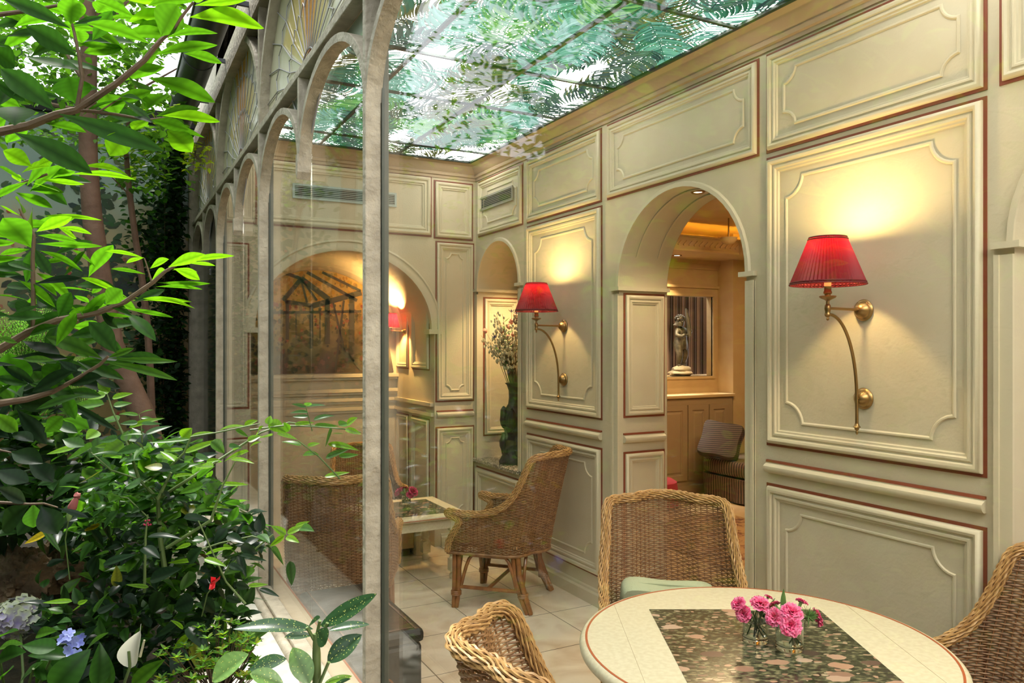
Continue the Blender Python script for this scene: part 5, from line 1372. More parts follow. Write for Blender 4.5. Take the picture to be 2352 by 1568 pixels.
LA = [(1700, 155, 2390, 235, 190, 'B'), (1450, 330, 1590, 40, 240, 'M'), (1650, 60, 1150, -20, 150, 'B'), (1750, 50, 2250, -10, 80, 'B'), (1420, 230, 970, 155, 70, 'M'), (1650, 120, 1160, 180, 160, 'B', .12), (1500, 340, 1960, 305, 90, 'M'), (1380, 500, 1960, 405, 110, 'M'), (1650, 480, 2000, 570, 110, 'M', .1), (1360, 400, 790, 190, 130, 'M'), (1200, 560, 840, 280, 170, 'M'), (1060, 440, 720, 385, 70, 'M'), (700, 510, 240, 220, 220, 'D'), (640, 220, 660, -20, 190, 'M'), (640, 260, 30, -10, 150, 'D', -.1), (680, 230, 740, 385, 130, 'M', .1), (660, 220, 920, 150, 60, 'D'), (1040, 680, 310, 560, 110, 'D'), (1060, 740, 1480, 590, 150, 'M'), (680, 930, 620, 690, 270, 'D'), (1330, 700, 1945, 915, 150, 'M'), (1200, 720, 1280, 850, 180, 'M', .1), (1060, 1040, 960, 840, 200, 'M', .1), (1310, 1000, 1490, 840, 170, 'M', .1), (1400, 1045, 1800, 975, 90, 'M'), (1460, 1040, 1980, 1100, 110, 'B'), (1360, 1080, 1700, 1170, 140, 'M'), (1390, 1090, 1840, 1245, 120, 'M'), (1500, 1170, 1730, 1370, 190, 'B'), (1330, 1080, 1200, 1180, 120, 'B'), (1170, 1170, 985, 1400, 200, 'B'), (520, 1020, 1470, 1340, 170, 'D', -.1), (500, 1000, 0, 600, 200, 'D', -.1), (400, 1110, 780, 1190, 110, 'M'), (130, 1130, 150, 960, 280, 'D'), (120, 1190, 830, 1568, 230, 'D', -.12), (-100, 700, 240, 900, 130, 'D'), (-100, 860, 180, 960, 110, 'M'), (-120, 420, 140, 600, 220, 'D'), (-100, 60, 250, 200, 120, 'M'), (290, 1500, 30, 1350, 150, 'B'), (350, 1490, 460, 1440, 60, 'B'), (190, 1560, 450, 1490, 120, 'B'), (740, 1495, 1170, 1568, 80, 'B'), (1190, 1050, 1360, 1090, 60, 'K'), (1110, 900, 1360, 1090, 80, 'D'), (1090, 870, 1320, 920, 90, 'D'), (850, 0, 1200, 150, 120, 'M'), (980, 10, 880, 110, 140, 'M', .1), (600, 130, 430, 80, 80, 'M'), (1740, 20, 1500, -60, 120, 'B'), (1740, 10, 1900, -80, 130, 'B'), (300, 90, 60, -40, 120, 'M'), (560, 40, 700, -80, 110, 'M'), (0, 130, 190, 170, 80, 'M', .1), (60, 20, 250, 240, 150, 'D', .15), (1240, 620, 1420, 440, 120, 'M', .1), (-200, 1230, 60, 1060, 150, 'M'), (260, 1150, 60, 1290, 120, 'M', .1)]
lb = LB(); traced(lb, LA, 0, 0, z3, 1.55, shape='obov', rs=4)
rr = random.Random(78)
for (qx, qy, sx_, sy_, n_, cc_) in ((60, 60, 70, 50, 9, 'MDD'), (250, 90, 70, 40, 7, 'MD'), (200, 260, 110, 40, 6, 'MD'), (380, 30, 60, 30, 6, 'M'), (50, 200, 50, 60, 5, 'D')):
    for k in range(n_):
        x, y = qx + rr.gauss(0, sx_ * .55), qy + rr.gauss(0, sy_ * .6); th = rr.gauss(0, .6) + (PI if rr.random() < .4 else 0); ln = rr.uniform(80, 140)
        if x + ln * math.cos(th) > 480: continue
        traced(lb, [(x, y, x + ln * math.cos(th), y + ln * math.sin(th) * .7, rr.uniform(22, 36), rr.choice(cc_))], 0, 0, 1, 1.62, shape='obov', rs=rr.randint(0, 9999))
obj('upper_leaves', lb, LEAF, ev)
Md = MB(); z4 = 3.136
twig(Md, [(-600, 1500), (-200, 1350), (0, 1260), (200, 1140), (420, 1050), (700, 1000), (900, 920), (1100, 780), (1190, 700), (1270, 655)], 0, 400, z4, 1.8, .012, .003)
twig(Md, [(240, 1120), (240, 850), (235, 600), (245, 440), (165, 300), (140, 250)], 0, 400, z4, 1.82, .006, .0025)
twig(Md, [(-200, 190), (0, 120), (170, 60), (340, 0)], 0, 400, z4, 1.85, .005, .003)
twig(Md, [(380, 1568), (560, 1470), (720, 1370), (780, 1310)], 0, 400, z4, 1.8, .006, .003)
twig(Md, [(0, 1650), (200, 1620), (380, 1568)], 0, 400, z4, 1.8, .009, .006)
twig(Md, [(1090, 770), (1055, 650), (1040, 605)], 0, 400, z4, 1.8, .0025, .0015)
obj('middle_bough', Md, TWIG, ev)
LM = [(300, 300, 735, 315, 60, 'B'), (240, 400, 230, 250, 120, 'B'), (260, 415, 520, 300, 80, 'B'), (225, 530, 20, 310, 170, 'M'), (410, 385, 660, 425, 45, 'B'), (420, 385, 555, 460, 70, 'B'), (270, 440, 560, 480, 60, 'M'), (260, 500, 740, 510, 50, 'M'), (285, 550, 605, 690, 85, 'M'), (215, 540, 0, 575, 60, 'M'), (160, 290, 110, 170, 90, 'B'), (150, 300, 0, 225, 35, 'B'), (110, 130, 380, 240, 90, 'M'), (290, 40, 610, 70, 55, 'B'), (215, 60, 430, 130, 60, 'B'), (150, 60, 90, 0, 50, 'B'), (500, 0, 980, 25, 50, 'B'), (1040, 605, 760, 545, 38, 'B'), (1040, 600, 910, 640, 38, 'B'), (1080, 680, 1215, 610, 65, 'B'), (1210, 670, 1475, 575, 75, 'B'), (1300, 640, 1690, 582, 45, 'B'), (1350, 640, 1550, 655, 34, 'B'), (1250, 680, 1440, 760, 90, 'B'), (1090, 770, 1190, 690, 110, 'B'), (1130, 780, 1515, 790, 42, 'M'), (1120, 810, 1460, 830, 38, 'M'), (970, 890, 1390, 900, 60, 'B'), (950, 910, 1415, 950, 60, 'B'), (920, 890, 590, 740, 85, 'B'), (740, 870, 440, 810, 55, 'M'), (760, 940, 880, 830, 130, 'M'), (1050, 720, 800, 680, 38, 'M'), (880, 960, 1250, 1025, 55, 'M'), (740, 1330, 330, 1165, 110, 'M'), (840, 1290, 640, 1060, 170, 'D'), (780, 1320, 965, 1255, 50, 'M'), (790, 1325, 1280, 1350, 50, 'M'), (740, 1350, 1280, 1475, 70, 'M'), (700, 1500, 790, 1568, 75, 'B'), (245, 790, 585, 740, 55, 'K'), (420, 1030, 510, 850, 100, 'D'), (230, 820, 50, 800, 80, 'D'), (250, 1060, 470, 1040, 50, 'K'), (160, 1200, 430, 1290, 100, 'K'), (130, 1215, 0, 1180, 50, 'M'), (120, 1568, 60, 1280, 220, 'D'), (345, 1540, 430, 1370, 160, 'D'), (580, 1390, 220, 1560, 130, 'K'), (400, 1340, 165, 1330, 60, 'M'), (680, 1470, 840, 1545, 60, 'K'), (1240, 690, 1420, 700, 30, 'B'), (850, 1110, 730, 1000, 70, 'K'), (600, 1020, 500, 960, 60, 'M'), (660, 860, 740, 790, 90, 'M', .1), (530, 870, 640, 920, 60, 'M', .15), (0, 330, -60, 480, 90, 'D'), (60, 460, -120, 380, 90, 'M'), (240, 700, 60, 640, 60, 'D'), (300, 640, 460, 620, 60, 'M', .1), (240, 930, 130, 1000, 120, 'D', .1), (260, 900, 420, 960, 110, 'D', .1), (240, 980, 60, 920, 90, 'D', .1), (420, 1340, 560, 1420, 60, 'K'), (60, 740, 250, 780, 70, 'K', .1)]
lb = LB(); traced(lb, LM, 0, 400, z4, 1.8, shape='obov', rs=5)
rr = random.Random(77)
for (qx, qy, sx_, sy_, n_, dd_, cc_) in ((90, 640, 110, 60, 14, 1.9, 'MDD'), (150, 760, 120, 60, 22, 1.85, 'MDDD'), (110, 850, 120, 50, 26, 1.9, 'DDKK'), (60, 560, 70, 60, 8, 1.9, 'MD'), (250, 700, 60, 40, 7, 1.85, 'MD'), (60, 430, 70, 40, 8, 1.85, 'MD')):
    for k in range(n_):
        x, y = qx + rr.gauss(0, sx_ * .55), qy + rr.gauss(0, sy_ * .6)
        if x > 330 or x < -60: continue
        th = rr.gauss(0, .55) + (PI if rr.random() < .35 else 0); ln = rr.uniform(75, 130)
        traced(lb, [(x, y, x + ln * math.cos(th), y + ln * math.sin(th) * .7, rr.uniform(20, 32), rr.choice(cc_))], 0, 0, 1, dd_, shape='obov', rs=rr.randint(0, 9999))
obj('middle_leaves', lb, LEAF, ev)
LF = [(270, 1210, 20, 1440, 200, 'K'), (370, 1220, 520, 1475, 190, 'K'), (300, 1200, 300, 1420, 150, 'D'), (520, 1240, 800, 1330, 50, 'K'), (310, 1330, 550, 1640, 50, 'D'), (540, 240, 1060, 540, 60, 'K'), (150, 300, 510, 300, 150, 'K'), (100, 740, 380, 830, 150, 'K'), (100, 560, 300, 640, 110, 'K'), (150, 350, 420, 660, 130, 'K'), (-60, 380, 160, 560, 120, 'M'), (560, 620, 760, 680, 110, 'G'), (200, 250, 60, 40, 150, 'D'), (420, 180, 300, 10, 150, 'D'), (440, 170, 740, -10, 130, 'K'), (-60, 60, 120, 260, 130, 'D'), (400, 560, 560, 420, 120, 'D'), (470, 460, 700, 560, 90, 'D'), (-40, 900, 260, 1010, 150, 'K'), (250, 820, 480, 1000, 160, 'K'), (-40, 1050, 240, 1190, 130, 'K')]
lb = LB(); traced(lb, LF, 0, 850, 3.92, 2.0, shape='obov', rs=25, up=.4); obj('lower_leaves', lb, LEAFG, ev)
Md = MB(); twig(Md, [(-300, 1150), (0, 1190), (260, 1205), (400, 1200), (520, 1235)], 0, 850, 3.92, 2.0, .005, .002); twig(Md, [(-200, 330), (0, 300), (150, 290), (300, 260), (440, 170)], 0, 850, 3.92, 2.0, .006, .003); twig(Md, [(-200, 700), (0, 720), (100, 740)], 0, 850, 3.92, 2.0, .004, .002); obj('lower_bough', Md, TWIG, ev)
# the shrub goes on to the left of the photograph
U = MB(); lb = LB(); rr = random.Random(9)
for k in range(13):
    o = Vector((-1.05 + rr.uniform(-.3, .25), 1.15 + rr.uniform(-.2, 1.3), rr.uniform(.9, 2.6))); e = o + Vector((rr.uniform(-.7, .15), rr.uniform(.2, .9), rr.uniform(.1, .7)))
    if (e.x / max(.1, e.y)) > -.16: e.x = -.22 * e.y
    U.tube([Vector((-1.1, 1.05, o.z * .55)), o, e], [.012, .008, .003], 6)
    for q in range(15):
        f = rr.uniform(.15, 1.0); p = o.lerp(e, f); dr = Vector((rr.gauss(0, 1), rr.gauss(0, 1), rr.gauss(.1, .5))).normalized()
        t = p + dr * rr.uniform(.10, .17)
        if t.x / max(.1, t.y) > -.13 or p.x / max(.1, p.y) > -.13: continue
        lb.leaf(p, t, rr.uniform(.035, .055), rr.choice((B_, M_, M_, D_)), (rr.gauss(0, .4), rr.gauss(0, .4), 1), shape='obov')
U.tube([(-.95, 1.0, ground_z(-.95, 1.0) - .03), (-1.0, 1.02, .9), (-1.12, 1.06, 1.6), (-1.1, 1.1, 2.3)], [.035, .03, .022, .012], 9)
obj('trunk', U, BARK, ev); obj('outer_leaves', lb, LEAF, ev)

# ---- 2. glossy bush in front of the windows
bu = thing('glossy_bush', 'glossy green bush with paler upper leaves growing against the window sill', 'bush', (-.1, 2.6, GZ))
S = MB(); z5 = 3.92; OY = 850
twig(S, [(1500, 1900), (1440, 1500), (1420, 1160), (1250, 980), (1160, 700), (1020, 380), (965, 215)], 0, OY, z5, 2.5, .009, .002)
twig(S, [(1420, 1160), (1700, 980), (1950, 820), (2230, 640), (2352, 560), (2600, 470), (3000, 520), (3200, 540)], 0, OY, z5, 2.5, .006, .0018, dd=[0, 0, .05, .1, .1, .15, .2, .2])
twig(S, [(1300, 1020), (1560, 840), (1660, 740), (1720, 600), (1960, 560), (2240, 500), (2340, 480)], 0, OY, z5, 2.5, .004, .0018)
twig(S, [(1250, 980), (1000, 900), (820, 740)], 0, OY, z5, 2.5, .0035, .002)
twig(S, [(1420, 1160), (1540, 920)], 0, OY, z5, 2.45, .006, .004)
twig(S, [(1280, 650), (1270, 480), (1250, 395)], 0, OY, z5, 2.55, .003, .0015)
twig(S, [(1500, 1600), (1900, 1350), (2000, 1050), (2120, 820)], 0, OY, z5, 2.4, .006, .002)
twig(S, [(1340, 1330), (1150, 1150), (1080, 1140)], 0, OY, z5, 2.45, .0025, .0015)
twig(S, [(1300, 2000), (1310, 1500), (1330, 1300)], 0, OY, z5, 2.4, .005, .002)
twig(S, [(400, 500), (250, 620), (140, 680), (60, 760)], 500, 1068, z4, 2.35, .003, .002)
twig(S, [(-220, 640), (20, 560), (250, 510), (350, 540), (395, 610)], 500, 1068, z4, 2.35, .003, .0018)
twig(S, [(200, 1000), (60, 840), (-140, 400)], 500, 1068, z4, 2.3, .004, .002)
obj('branch', S, GSTEM, bu)
L5 = [(965, 215, 880, 115, 80, 'B'), (950, 215, 785, 260, 65, 'B'), (1010, 250, 1200, 210, 60, 'B'), (1020, 320, 1190, 295, 60, 'M'), (940, 305, 570, 350, 110, 'M'), (1070, 450, 850, 480, 130, 'M'), (880, 545, 775, 620, 100, 'B'), (1250, 395, 1380, 360, 38, 'M'), (1245, 405, 1070, 400, 38, 'M'), (1160, 515, 1480, 425, 50, 'B'), (1310, 575, 1550, 500, 60, 'G'), (1130, 640, 1150, 545, 80, 'M'), (1060, 610, 890, 640, 70, 'G'), (1110, 650, 920, 780, 150, 'B'), (1100, 660, 850, 690, 70, 'B'), (690, 690, 420, 760, 80, 'B'), (830, 690, 610, 800, 140, 'M'), (1640, 610, 1730, 520, 100, 'B'), (1710, 620, 1330, 655, 48, 'M'), (1660, 740, 2000, 610, 70, 'B'), (1900, 640, 2020, 750, 110, 'M'), (1650, 715, 1430, 720, 42, 'B'), (1570, 820, 1440, 720, 70, 'B'), (2240, 730, 2010, 820, 60, 'B'), (2080, 800, 2290, 840, 50, 'B'), (1920, 870, 1750, 870, 80, 'B'), (1460, 880, 1300, 870, 90, 'O'), (1990, 1020, 2240, 1030, 42, 'B'), (1830, 1030, 1610, 1110, 90, 'M'), (1970, 1100, 1850, 970, 120, 'M'), (1960, 1150, 1830, 1200, 80, 'B'), (1830, 1220, 2065, 1245, 60, 'B'), (1670, 1300, 1740, 1210, 110, 'O'), (1650, 1330, 1930, 1370, 110, 'K'), (1160, 1170, 960, 1140, 40, 'B'), (1000, 990, 650, 1090, 60, 'G'), (1260, 1020, 1130, 1050, 140, 'G'), (900, 910, 720, 1020, 70, 'O'), (1120, 1310, 1490, 1320, 60, 'K'), (900, 1390, 740, 1445, 50, 'Y'), (430, 1460, 215, 1560, 70, 'Y'), (1480, 1440, 1430, 1415, 40, 'B'), (1490, 1440, 1560, 1415, 40, 'B'), (1720, 590, 1960, 560, 50, 'B'), (1980, 540, 2220, 500, 45, 'B'), (2200, 500, 2320, 450, 60, 'B'), (2120, 540, 2240, 600, 60, 'M'), (2230, 640, 2352, 590, 60, 'B'), (2320, 570, 2370, 500, 60, 'B'), (2250, 690, 2352, 640, 40, 'B'), (1270, 430, 1370, 430, 30, 'M'), (1240, 470, 1080, 480, 50, 'G'), (1270, 480, 1460, 480, 40, 'G'), (1280, 580, 1100, 590, 40, 'M'), (1300, 720, 1230, 650, 80, 'G'), (1480, 730, 1330, 760, 70, 'K'), (1340, 780, 1170, 740, 60, 'G'), (1400, 760, 1600, 780, 80, 'B', .05), (1820, 640, 1700, 660, 70, 'M'), (1760, 780, 1900, 800, 90, 'G'), (1860, 820, 1990, 810, 40, 'B'), (2060, 690, 2180, 700, 70, 'G'), (2110, 720, 2150, 690, 40, 'B'), (1440, 1000, 1600, 1000, 80, 'K'), (1560, 960, 1760, 940, 40, 'B'), (1500, 910, 1700, 830, 70, 'G')]
lb = LB(); traced(lb, L5, 0, OY, z5, 2.48, shape='ovate', rs=6, up=.9)
L6 = [(930, 495, 1230, 415, 80, 'K'), (1290, 345, 1440, 450, 100, 'K'), (1750, 465, 1510, 490, 48, 'B'), (1840, 450, 2040, 520, 60, 'B'), (1850, 410, 2100, 345, 50, 'B'), (1720, 325, 1570, 360, 50, 'B'), (1340, 705, 1130, 685, 38, 'B'), (1440, 740, 1370, 950, 120, 'K'), (1745, 820, 1560, 900, 150, 'K'), (1760, 750, 1980, 690, 70, 'K'), (860, 930, 1010, 740, 90, 'K'), (650, 835, 380, 845, 55, 'B'), (1600, 1040, 1380, 1160, 130, 'K'), (1700, 1060, 1870, 1290, 130, 'K'), (1710, 1140, 1540, 1320, 80, 'B'), (1740, 1200, 1790, 1460, 90, 'O'), (1640, 1250, 1550, 1510, 130, 'K'), (1650, 1080, 1540, 1000, 40, 'B'), (1350, 640, 1640, 540, 130, 'K'), (1050, 700, 1050, 510, 80, 'O'), (980, 390, 850, 430, 45, 'M'), (2160, 420, 2352, 460, 50, 'K'), (2060, 500, 2200, 560, 60, 'K'), (2130, 380, 2230, 620, 60, 'K'), (2050, 240, 2200, 310, 80, 'K'), (720, 880, 640, 920, 40, 'B'), (700, 860, 790, 820, 40, 'B'), (1700, 560, 1640, 740, 130, 'K'), (1700, 480, 1820, 350, 120, 'K'), (1180, 180, 1290, 230, 120, 'K'), (1330, 250, 1640, 270, 70, 'K'), (1120, 780, 1240, 860, 90, 'K'), (1450, 980, 1560, 960, 70, 'K'), (1290, 800, 1330, 740, 90, 'K'), (1820, 820, 1940, 940, 110, 'K'), (760, 1190, 880, 1050, 100, 'K'), (880, 940, 1050, 850, 60, 'K')]
traced(lb, L6, 0, 1168, z5, 2.32, shape='ovate', rs=7, up=.9)
L7 = [(385, 610, 480, 720, 110, 'G'), (480, 510, 370, 590, 40, 'B'), (495, 515, 590, 560, 45, 'B'), (490, 500, 385, 435, 52, 'B'), (500, 490, 640, 440, 52, 'B'), (560, 440, 665, 400, 30, 'B'), (165, 580, 290, 640, 70, 'K'), (165, 650, 355, 690, 40, 'K'), (150, 640, 205, 810, 50, 'K'), (220, 870, 365, 860, 34, 'B'), (300, 890, 445, 945, 42, 'K'), (300, 500, 375, 555, 60, 'G'), (520, 690, 535, 870, 60, 'K'), (200, 575, 330, 500, 60, 'K'), (40, 590, 110, 590, 50, 'B'), (80, 730, 190, 760, 60, 'K'), (130, 860, 230, 880, 60, 'K'), (60, 950, 170, 990, 50, 'K'), (0, 900, 60, 960, 60, 'K'), (600, 450, 690, 470, 60, 'G')]
traced(lb, L7, 500, 1068, z4, 2.36, shape='ovate', rs=8, up=.8, dvar=.05)
# sprays in front of the second pane
L7b = [(60, 370, 85, 290, 60, 'B'), (70, 350, 225, 440, 110, 'B'), (100, 470, -20, 490, 60, 'B'), (140, 450, 325, 505, 70, 'B'), (250, 430, 200, 350, 60, 'M'), (300, 370, 480, 350, 40, 'B'), (480, 375, 700, 385, 45, 'M'), (700, 380, 790, 360, 80, 'M'), (770, 370, 870, 310, 80, 'B'), (760, 410, 900, 460, 60, 'B'), (640, 420, 570, 570, 100, 'G'), (640, 450, 740, 460, 40, 'M'), (360, 560, 180, 520, 50, 'M'), (400, 210, 275, 185, 34, 'G'), (410, 210, 580, 195, 34, 'G'), (410, 205, 440, 170, 60, 'G'), (420, 260, 260, 265, 34, 'G'), (420, 300, 280, 300, 40, 'G'), (470, 330, 660, 290, 50, 'G'), (600, 545, 880, 600, 60, 'B'), (570, 840, 800, 800, 50, 'B'), (380, 640, 520, 640, 60, 'M'), (580, 670, 800, 590, 60, 'G'), (700, 660, 880, 640, 60, 'M'), (420, 570, 530, 540, 50, 'B')]
traced(lb, L7b, 600, 880, 3.92, 2.52, shape='ovate', rs=12, up=.8, dvar=.04)
obj('leaves', lb, LEAFG, bu)
S = MB()
twig(S, [(-100, 420), (200, 380), (480, 390), (740, 410), (900, 440)], 600, 880, 3.92, 2.52, .003, .0015)
twig(S, [(330, 515), (520, 660), (710, 860)], 600, 880, 3.92, 2.5, .002, .0028)
twig(S, [(400, 200), (430, 320), (460, 430)], 600, 880, 3.92, 2.52, .0015, .002)
obj('branch', S, GSTEM, bu)
# dense interior of the bush, inner shade put into darker lower leaf colours
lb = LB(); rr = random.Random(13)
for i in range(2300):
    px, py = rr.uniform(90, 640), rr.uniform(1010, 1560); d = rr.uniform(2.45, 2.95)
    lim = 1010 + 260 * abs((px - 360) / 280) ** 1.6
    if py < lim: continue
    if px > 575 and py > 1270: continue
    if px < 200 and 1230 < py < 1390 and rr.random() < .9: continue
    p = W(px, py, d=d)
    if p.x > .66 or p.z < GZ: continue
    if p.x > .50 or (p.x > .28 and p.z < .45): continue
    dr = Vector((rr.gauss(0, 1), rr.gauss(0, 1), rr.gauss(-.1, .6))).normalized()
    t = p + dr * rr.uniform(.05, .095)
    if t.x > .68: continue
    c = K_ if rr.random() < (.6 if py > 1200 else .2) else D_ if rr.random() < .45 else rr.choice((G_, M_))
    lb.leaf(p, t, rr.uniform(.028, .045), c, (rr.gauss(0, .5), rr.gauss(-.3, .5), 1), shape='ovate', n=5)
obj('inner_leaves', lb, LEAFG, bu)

# ---- 3. spotted laurel at the bottom
au = thing('spotted_laurel', 'spotted laurel with large speckled leaves in front of the stone ledge', 'plant', W(728, 1640, d=1.8))
au.location.z = GZ; MWD[au.name] = Matrix.Translation(au.location)
S = MB()
base = W(725, 1760, d=1.85); base.z = GZ - .02; base.x = min(base.x, .28)
S.tube([base, W(728, 1568, d=1.82), W(727, 1500, d=1.8), W(726, 1455, d=1.8)], [.012, .011, .010, .007], 10)
for a, b in (((735, 1475), (752, 1430)), ((735, 1568), (755, 1520)), ((722, 1470), (705, 1440)), ((727, 1460), (735, 1425))): S.tube([W(*a, d=1.8), W(*b, d=1.79)], .004, 7)
obj('stem', S, GSTEM, au)
def spot_leaf_mat():
    m, nt, n, l, p = nodes_of('speckled_leaf')
    at = n.new('ShaderNodeAttribute'); at.attribute_name = 'Col'; tc = n.new('ShaderNodeTexCoord')
    v = n.new('ShaderNodeTexVoronoi'); v.inputs['Scale'].default_value = 150; l.new(tc.outputs['Object'], v.inputs['Vector'])
    g = n.new('ShaderNodeMath'); g.operation = 'LESS_THAN'; g.inputs[1].default_value = .20; l.new(v.outputs['Distance'], g.inputs[0])
    mx = n.new('ShaderNodeMix'); mx.data_type = 'RGBA'; mx.inputs['B'].default_value = (.42, .46, .12, 1)
    l.new(g.outputs[0], mx.inputs['Factor']); l.new(at.outputs['Color'], mx.inputs['A']); l.new(mx.outputs['Result'], p.inputs['Base Color']); p.inputs['Roughness'].default_value = .28
    tl = n.new('ShaderNodeBsdfTranslucent'); l.new(mx.outputs['Result'], tl.inputs[0]); ms = n.new('ShaderNodeMixShader'); ms.inputs[0].default_value = .3
    l.new(p.outputs[0], ms.inputs[1]); l.new(tl.outputs[0], ms.inputs[2]); l.new(ms.outputs[0], n['Material Output'].inputs['Surface'])
    return m
SPOT = spot_leaf_mat()
lb = LB(); COLS['L'] = (.16, .30, .08); COLS['A'] = (.03, .085, .03)
traced(lb, [(735, 1160, 1135, 920, 125, 'A', .0), (690, 1180, 110, 1175, 115, 'A', .0), (800, 1190, 1095, 1150, 75, 'A', .05), (720, 1190, 780, 1290, 120, 'A', -.05), (790, 1420, 1035, 1215, 135, 'A', .0), (660, 1580, 540, 1310, 145, 'L', -.05), (230, 1500, 480, 1580, 130, 'L', -.1), (-40, 1560, 225, 1360, 180, 'L', -.1), (770, 1568, 970, 1515, 45, 'B', 0), (650, 1170, 735, 1095, 90, 'A', .05), (230, 1470, 500, 1400, 130, 'A', .1), (480, 1240, 680, 1220, 60, 'A', .05), (820, 1600, 960, 1540, 50, 'A', .0)], 500, 1068, z4, 1.8, rs=3, up=1.0)
obj('leaves', lb, SPOT, au)

# ---- 4. peace lily, hydrangeas, azalea and others in the border
pl = thing('peace_lily', 'peace lily with one white spathe and broad dark glossy leaves', 'plant', W(300, 1700, Z=GZ + .0))
lb = LB(); traced(lb, [(470, 1640, 815, 1260, 250, 'D', 0), (880, 1600, 900, 1200, 160, 'D', .05), (760, 1300, 975, 1112, 120, 'M', .1), (1180, 1600, 1485, 1355, 140, 'M', 0), (990, 1600, 940, 1260, 90, 'D', .08), (1700, 1580, 1880, 1500, 60, 'M', 0)], 0, 1168, z5, 2.2, rs=15, up=.6, shape='ovate'); obj('leaves', lb, LEAFG, pl)
S = MB(); 
pb = pl.location.copy()
S.tube([pb, W(1120 / z5, 1168 + 1568 / z5, d=2.25), W(1170 / z5, 1168 + 1420 / z5, d=2.25), W(1160 / z5, 1168 + 1280 / z5, d=2.25)], .0045, 8)
for x, y in ((470, 1640), (880, 1600), (1180, 1600)): S.tube([pb, W(x / z5, 1168 + y / z5, d=2.2)], .004, 6)
obj('stem', S, GSTEM, pl)
m = MB(); b = W(1175 / z5, 1168 + 1435 / z5, d=2.25); t = W(1262 / z5, 1168 + 1100 / z5, d=2.25); tip = W(1270 / z5, 1168 + 1035 / z5, d=2.25)
ax = (t - b); side = Vector((C_, -S_, 0)); fw = Vector((-S_, -C_, 0)); L = []
for i in range(13):
    f = i / 12; w = .030 * 2.25 / 2.25 * (math.sin(PI * min(1, f ** .8)) ** .75) * 1.02 + .001; c = b + ax * f - side * .012 * math.sin(PI * f)
    L.append([c + side * w * g + fw * (.018 * g * g - .0) * math.sin(PI * f) for g in (-1, -.6, -.2, .2, .6, 1)])
L.append([tip + side * .0006 * g for g in (-1, -.6, -.2, .2, .6, 1)])
m.loops(L, False); m.c = [(.88, .86, .76)] * len(m.v); obj('spathe', m, WHITEP, pl)
m = MB(); c = b + ax * .35 + side * .024 + fw * .012; m.tube([c, c + ax * .45], [.004, .003], 8); obj('spadix', m, PALEF, pl)

def floret(m, c, nrm, r, petals, col, rr):
    c = Vector(c); nrm = Vector(nrm).normalized(); u = nrm.orthogonal().normalized(); v = nrm.cross(u); a0 = rr.uniform(0, 6)
    for k in range(petals):
        a = a0 + 2 * PI * k / petals; d = u * math.cos(a) + v * math.sin(a); tg = -u * math.sin(a) + v * math.cos(a)
        base_, edge_ = col
        m.add([c, c + d * r * .45 - tg * r * .45 + nrm * r * .12, c + d * r * .95 - tg * r * .36 + nrm * r * .16, c + d * r * 1.02 + nrm * r * .10, c + d * r * .95 + tg * r * .36 + nrm * r * .16, c + d * r * .45 + tg * r * .45 + nrm * r * .12, c + d * r * .55 + nrm * r * .02],
              [(0, 6, 2, 1), (6, 3, 2), (0, 5, 4, 6), (6, 4, 3)], [base_, edge_, edge_, edge_, edge_, edge_, tuple((p + q) / 2 for p, q in zip(base_, edge_))])
hy = thing('hydrangea', 'hydrangea with a pale lilac and green mophead flower at the left edge of the border', 'plant', W(30, 1700, Z=GZ))
hc = W(45, 1418, d=2.85); rr = random.Random(17)
m = MB()
for i in range(80):
    a = i * 2.39996; z = 1 - 2 * (i + .5) / 80; r = math.sqrt(1 - z * z); dv = Vector((r * math.cos(a), r * math.sin(a), z))
    lil = rr.random() < .35
    floret(m, hc + Vector((dv.x * .082, dv.y * .082, dv.z * .066)), dv + Vector((rr.gauss(0, .25), rr.gauss(0, .25), rr.gauss(0, .25))), rr.uniform(.023, .030), 4, ((.35, .28, .62), (.60, .55, .62)) if lil else ((.40, .36, .50), (.62, .66, .42)), rr)
obj('mophead_flower', m, PETAL, hy)
S = MB(); hb = hy.location.copy(); S.tube([hb, hb.lerp(hc, .5) + Vector((.02, 0, 0)), hc], [.007, .005, .004], 7)
lb = LB(); traced(lb, [(500, 1260, 200, 1230, 150, 'D'), (600, 1330, 240, 1310, 130, 'D'), (-20, 1360, 240, 1290, 160, 'D'), (-40, 1180, 160, 1090, 140, 'D'), (300, 1440, 510, 1510, 160, 'D'), (-20, 1568, 120, 1420, 180, 'D'), (420, 1400, 620, 1500, 150, 'D', .1), (180, 1560, 380, 1380, 150, 'D', .05), (0, 1250, 200, 1210, 100, 'M', .1), (330, 1130, 520, 1100, 90, 'M', .12)], 0, 1168, z5, 2.35, rs=18, shape='ovate', up=.9)
obj('leaves', lb, LEAFG, hy)
for x, y in ((500, 1260), (600, 1330), (0, 1360), (300, 1440)): S.tube([hb, W(x / z5, 1168 + y / z5, d=2.35)], .004, 6)
obj('stem', S, GSTEM, hy)
lc = thing('lacecap_hydrangea', 'small spray of blue lacecap florets above dark leaves at the bottom left', 'plant', W(160, 1720, Z=GZ))
m = MB(); c0 = W(158, 1472, d=2.3)
for i in range(16): floret(m, c0 + Vector((rr.gauss(0, .018), rr.gauss(0, .015), rr.gauss(0, .022))), Vector((-.3, -.9, .4)) + Vector((rr.gauss(0, .4), rr.gauss(0, .4), rr.gauss(0, .4))), .0145, 4, ((.25, .27, .75), (.36, .42, .88)), rr)
obj('florets', m, PETAL, lc); S = MB(); b0 = lc.location.copy(); S.tube([b0, W(150, 1530, d=2.3), c0], [.005, .004, .002], 7); obj('stem', S, GSTEM, lc)

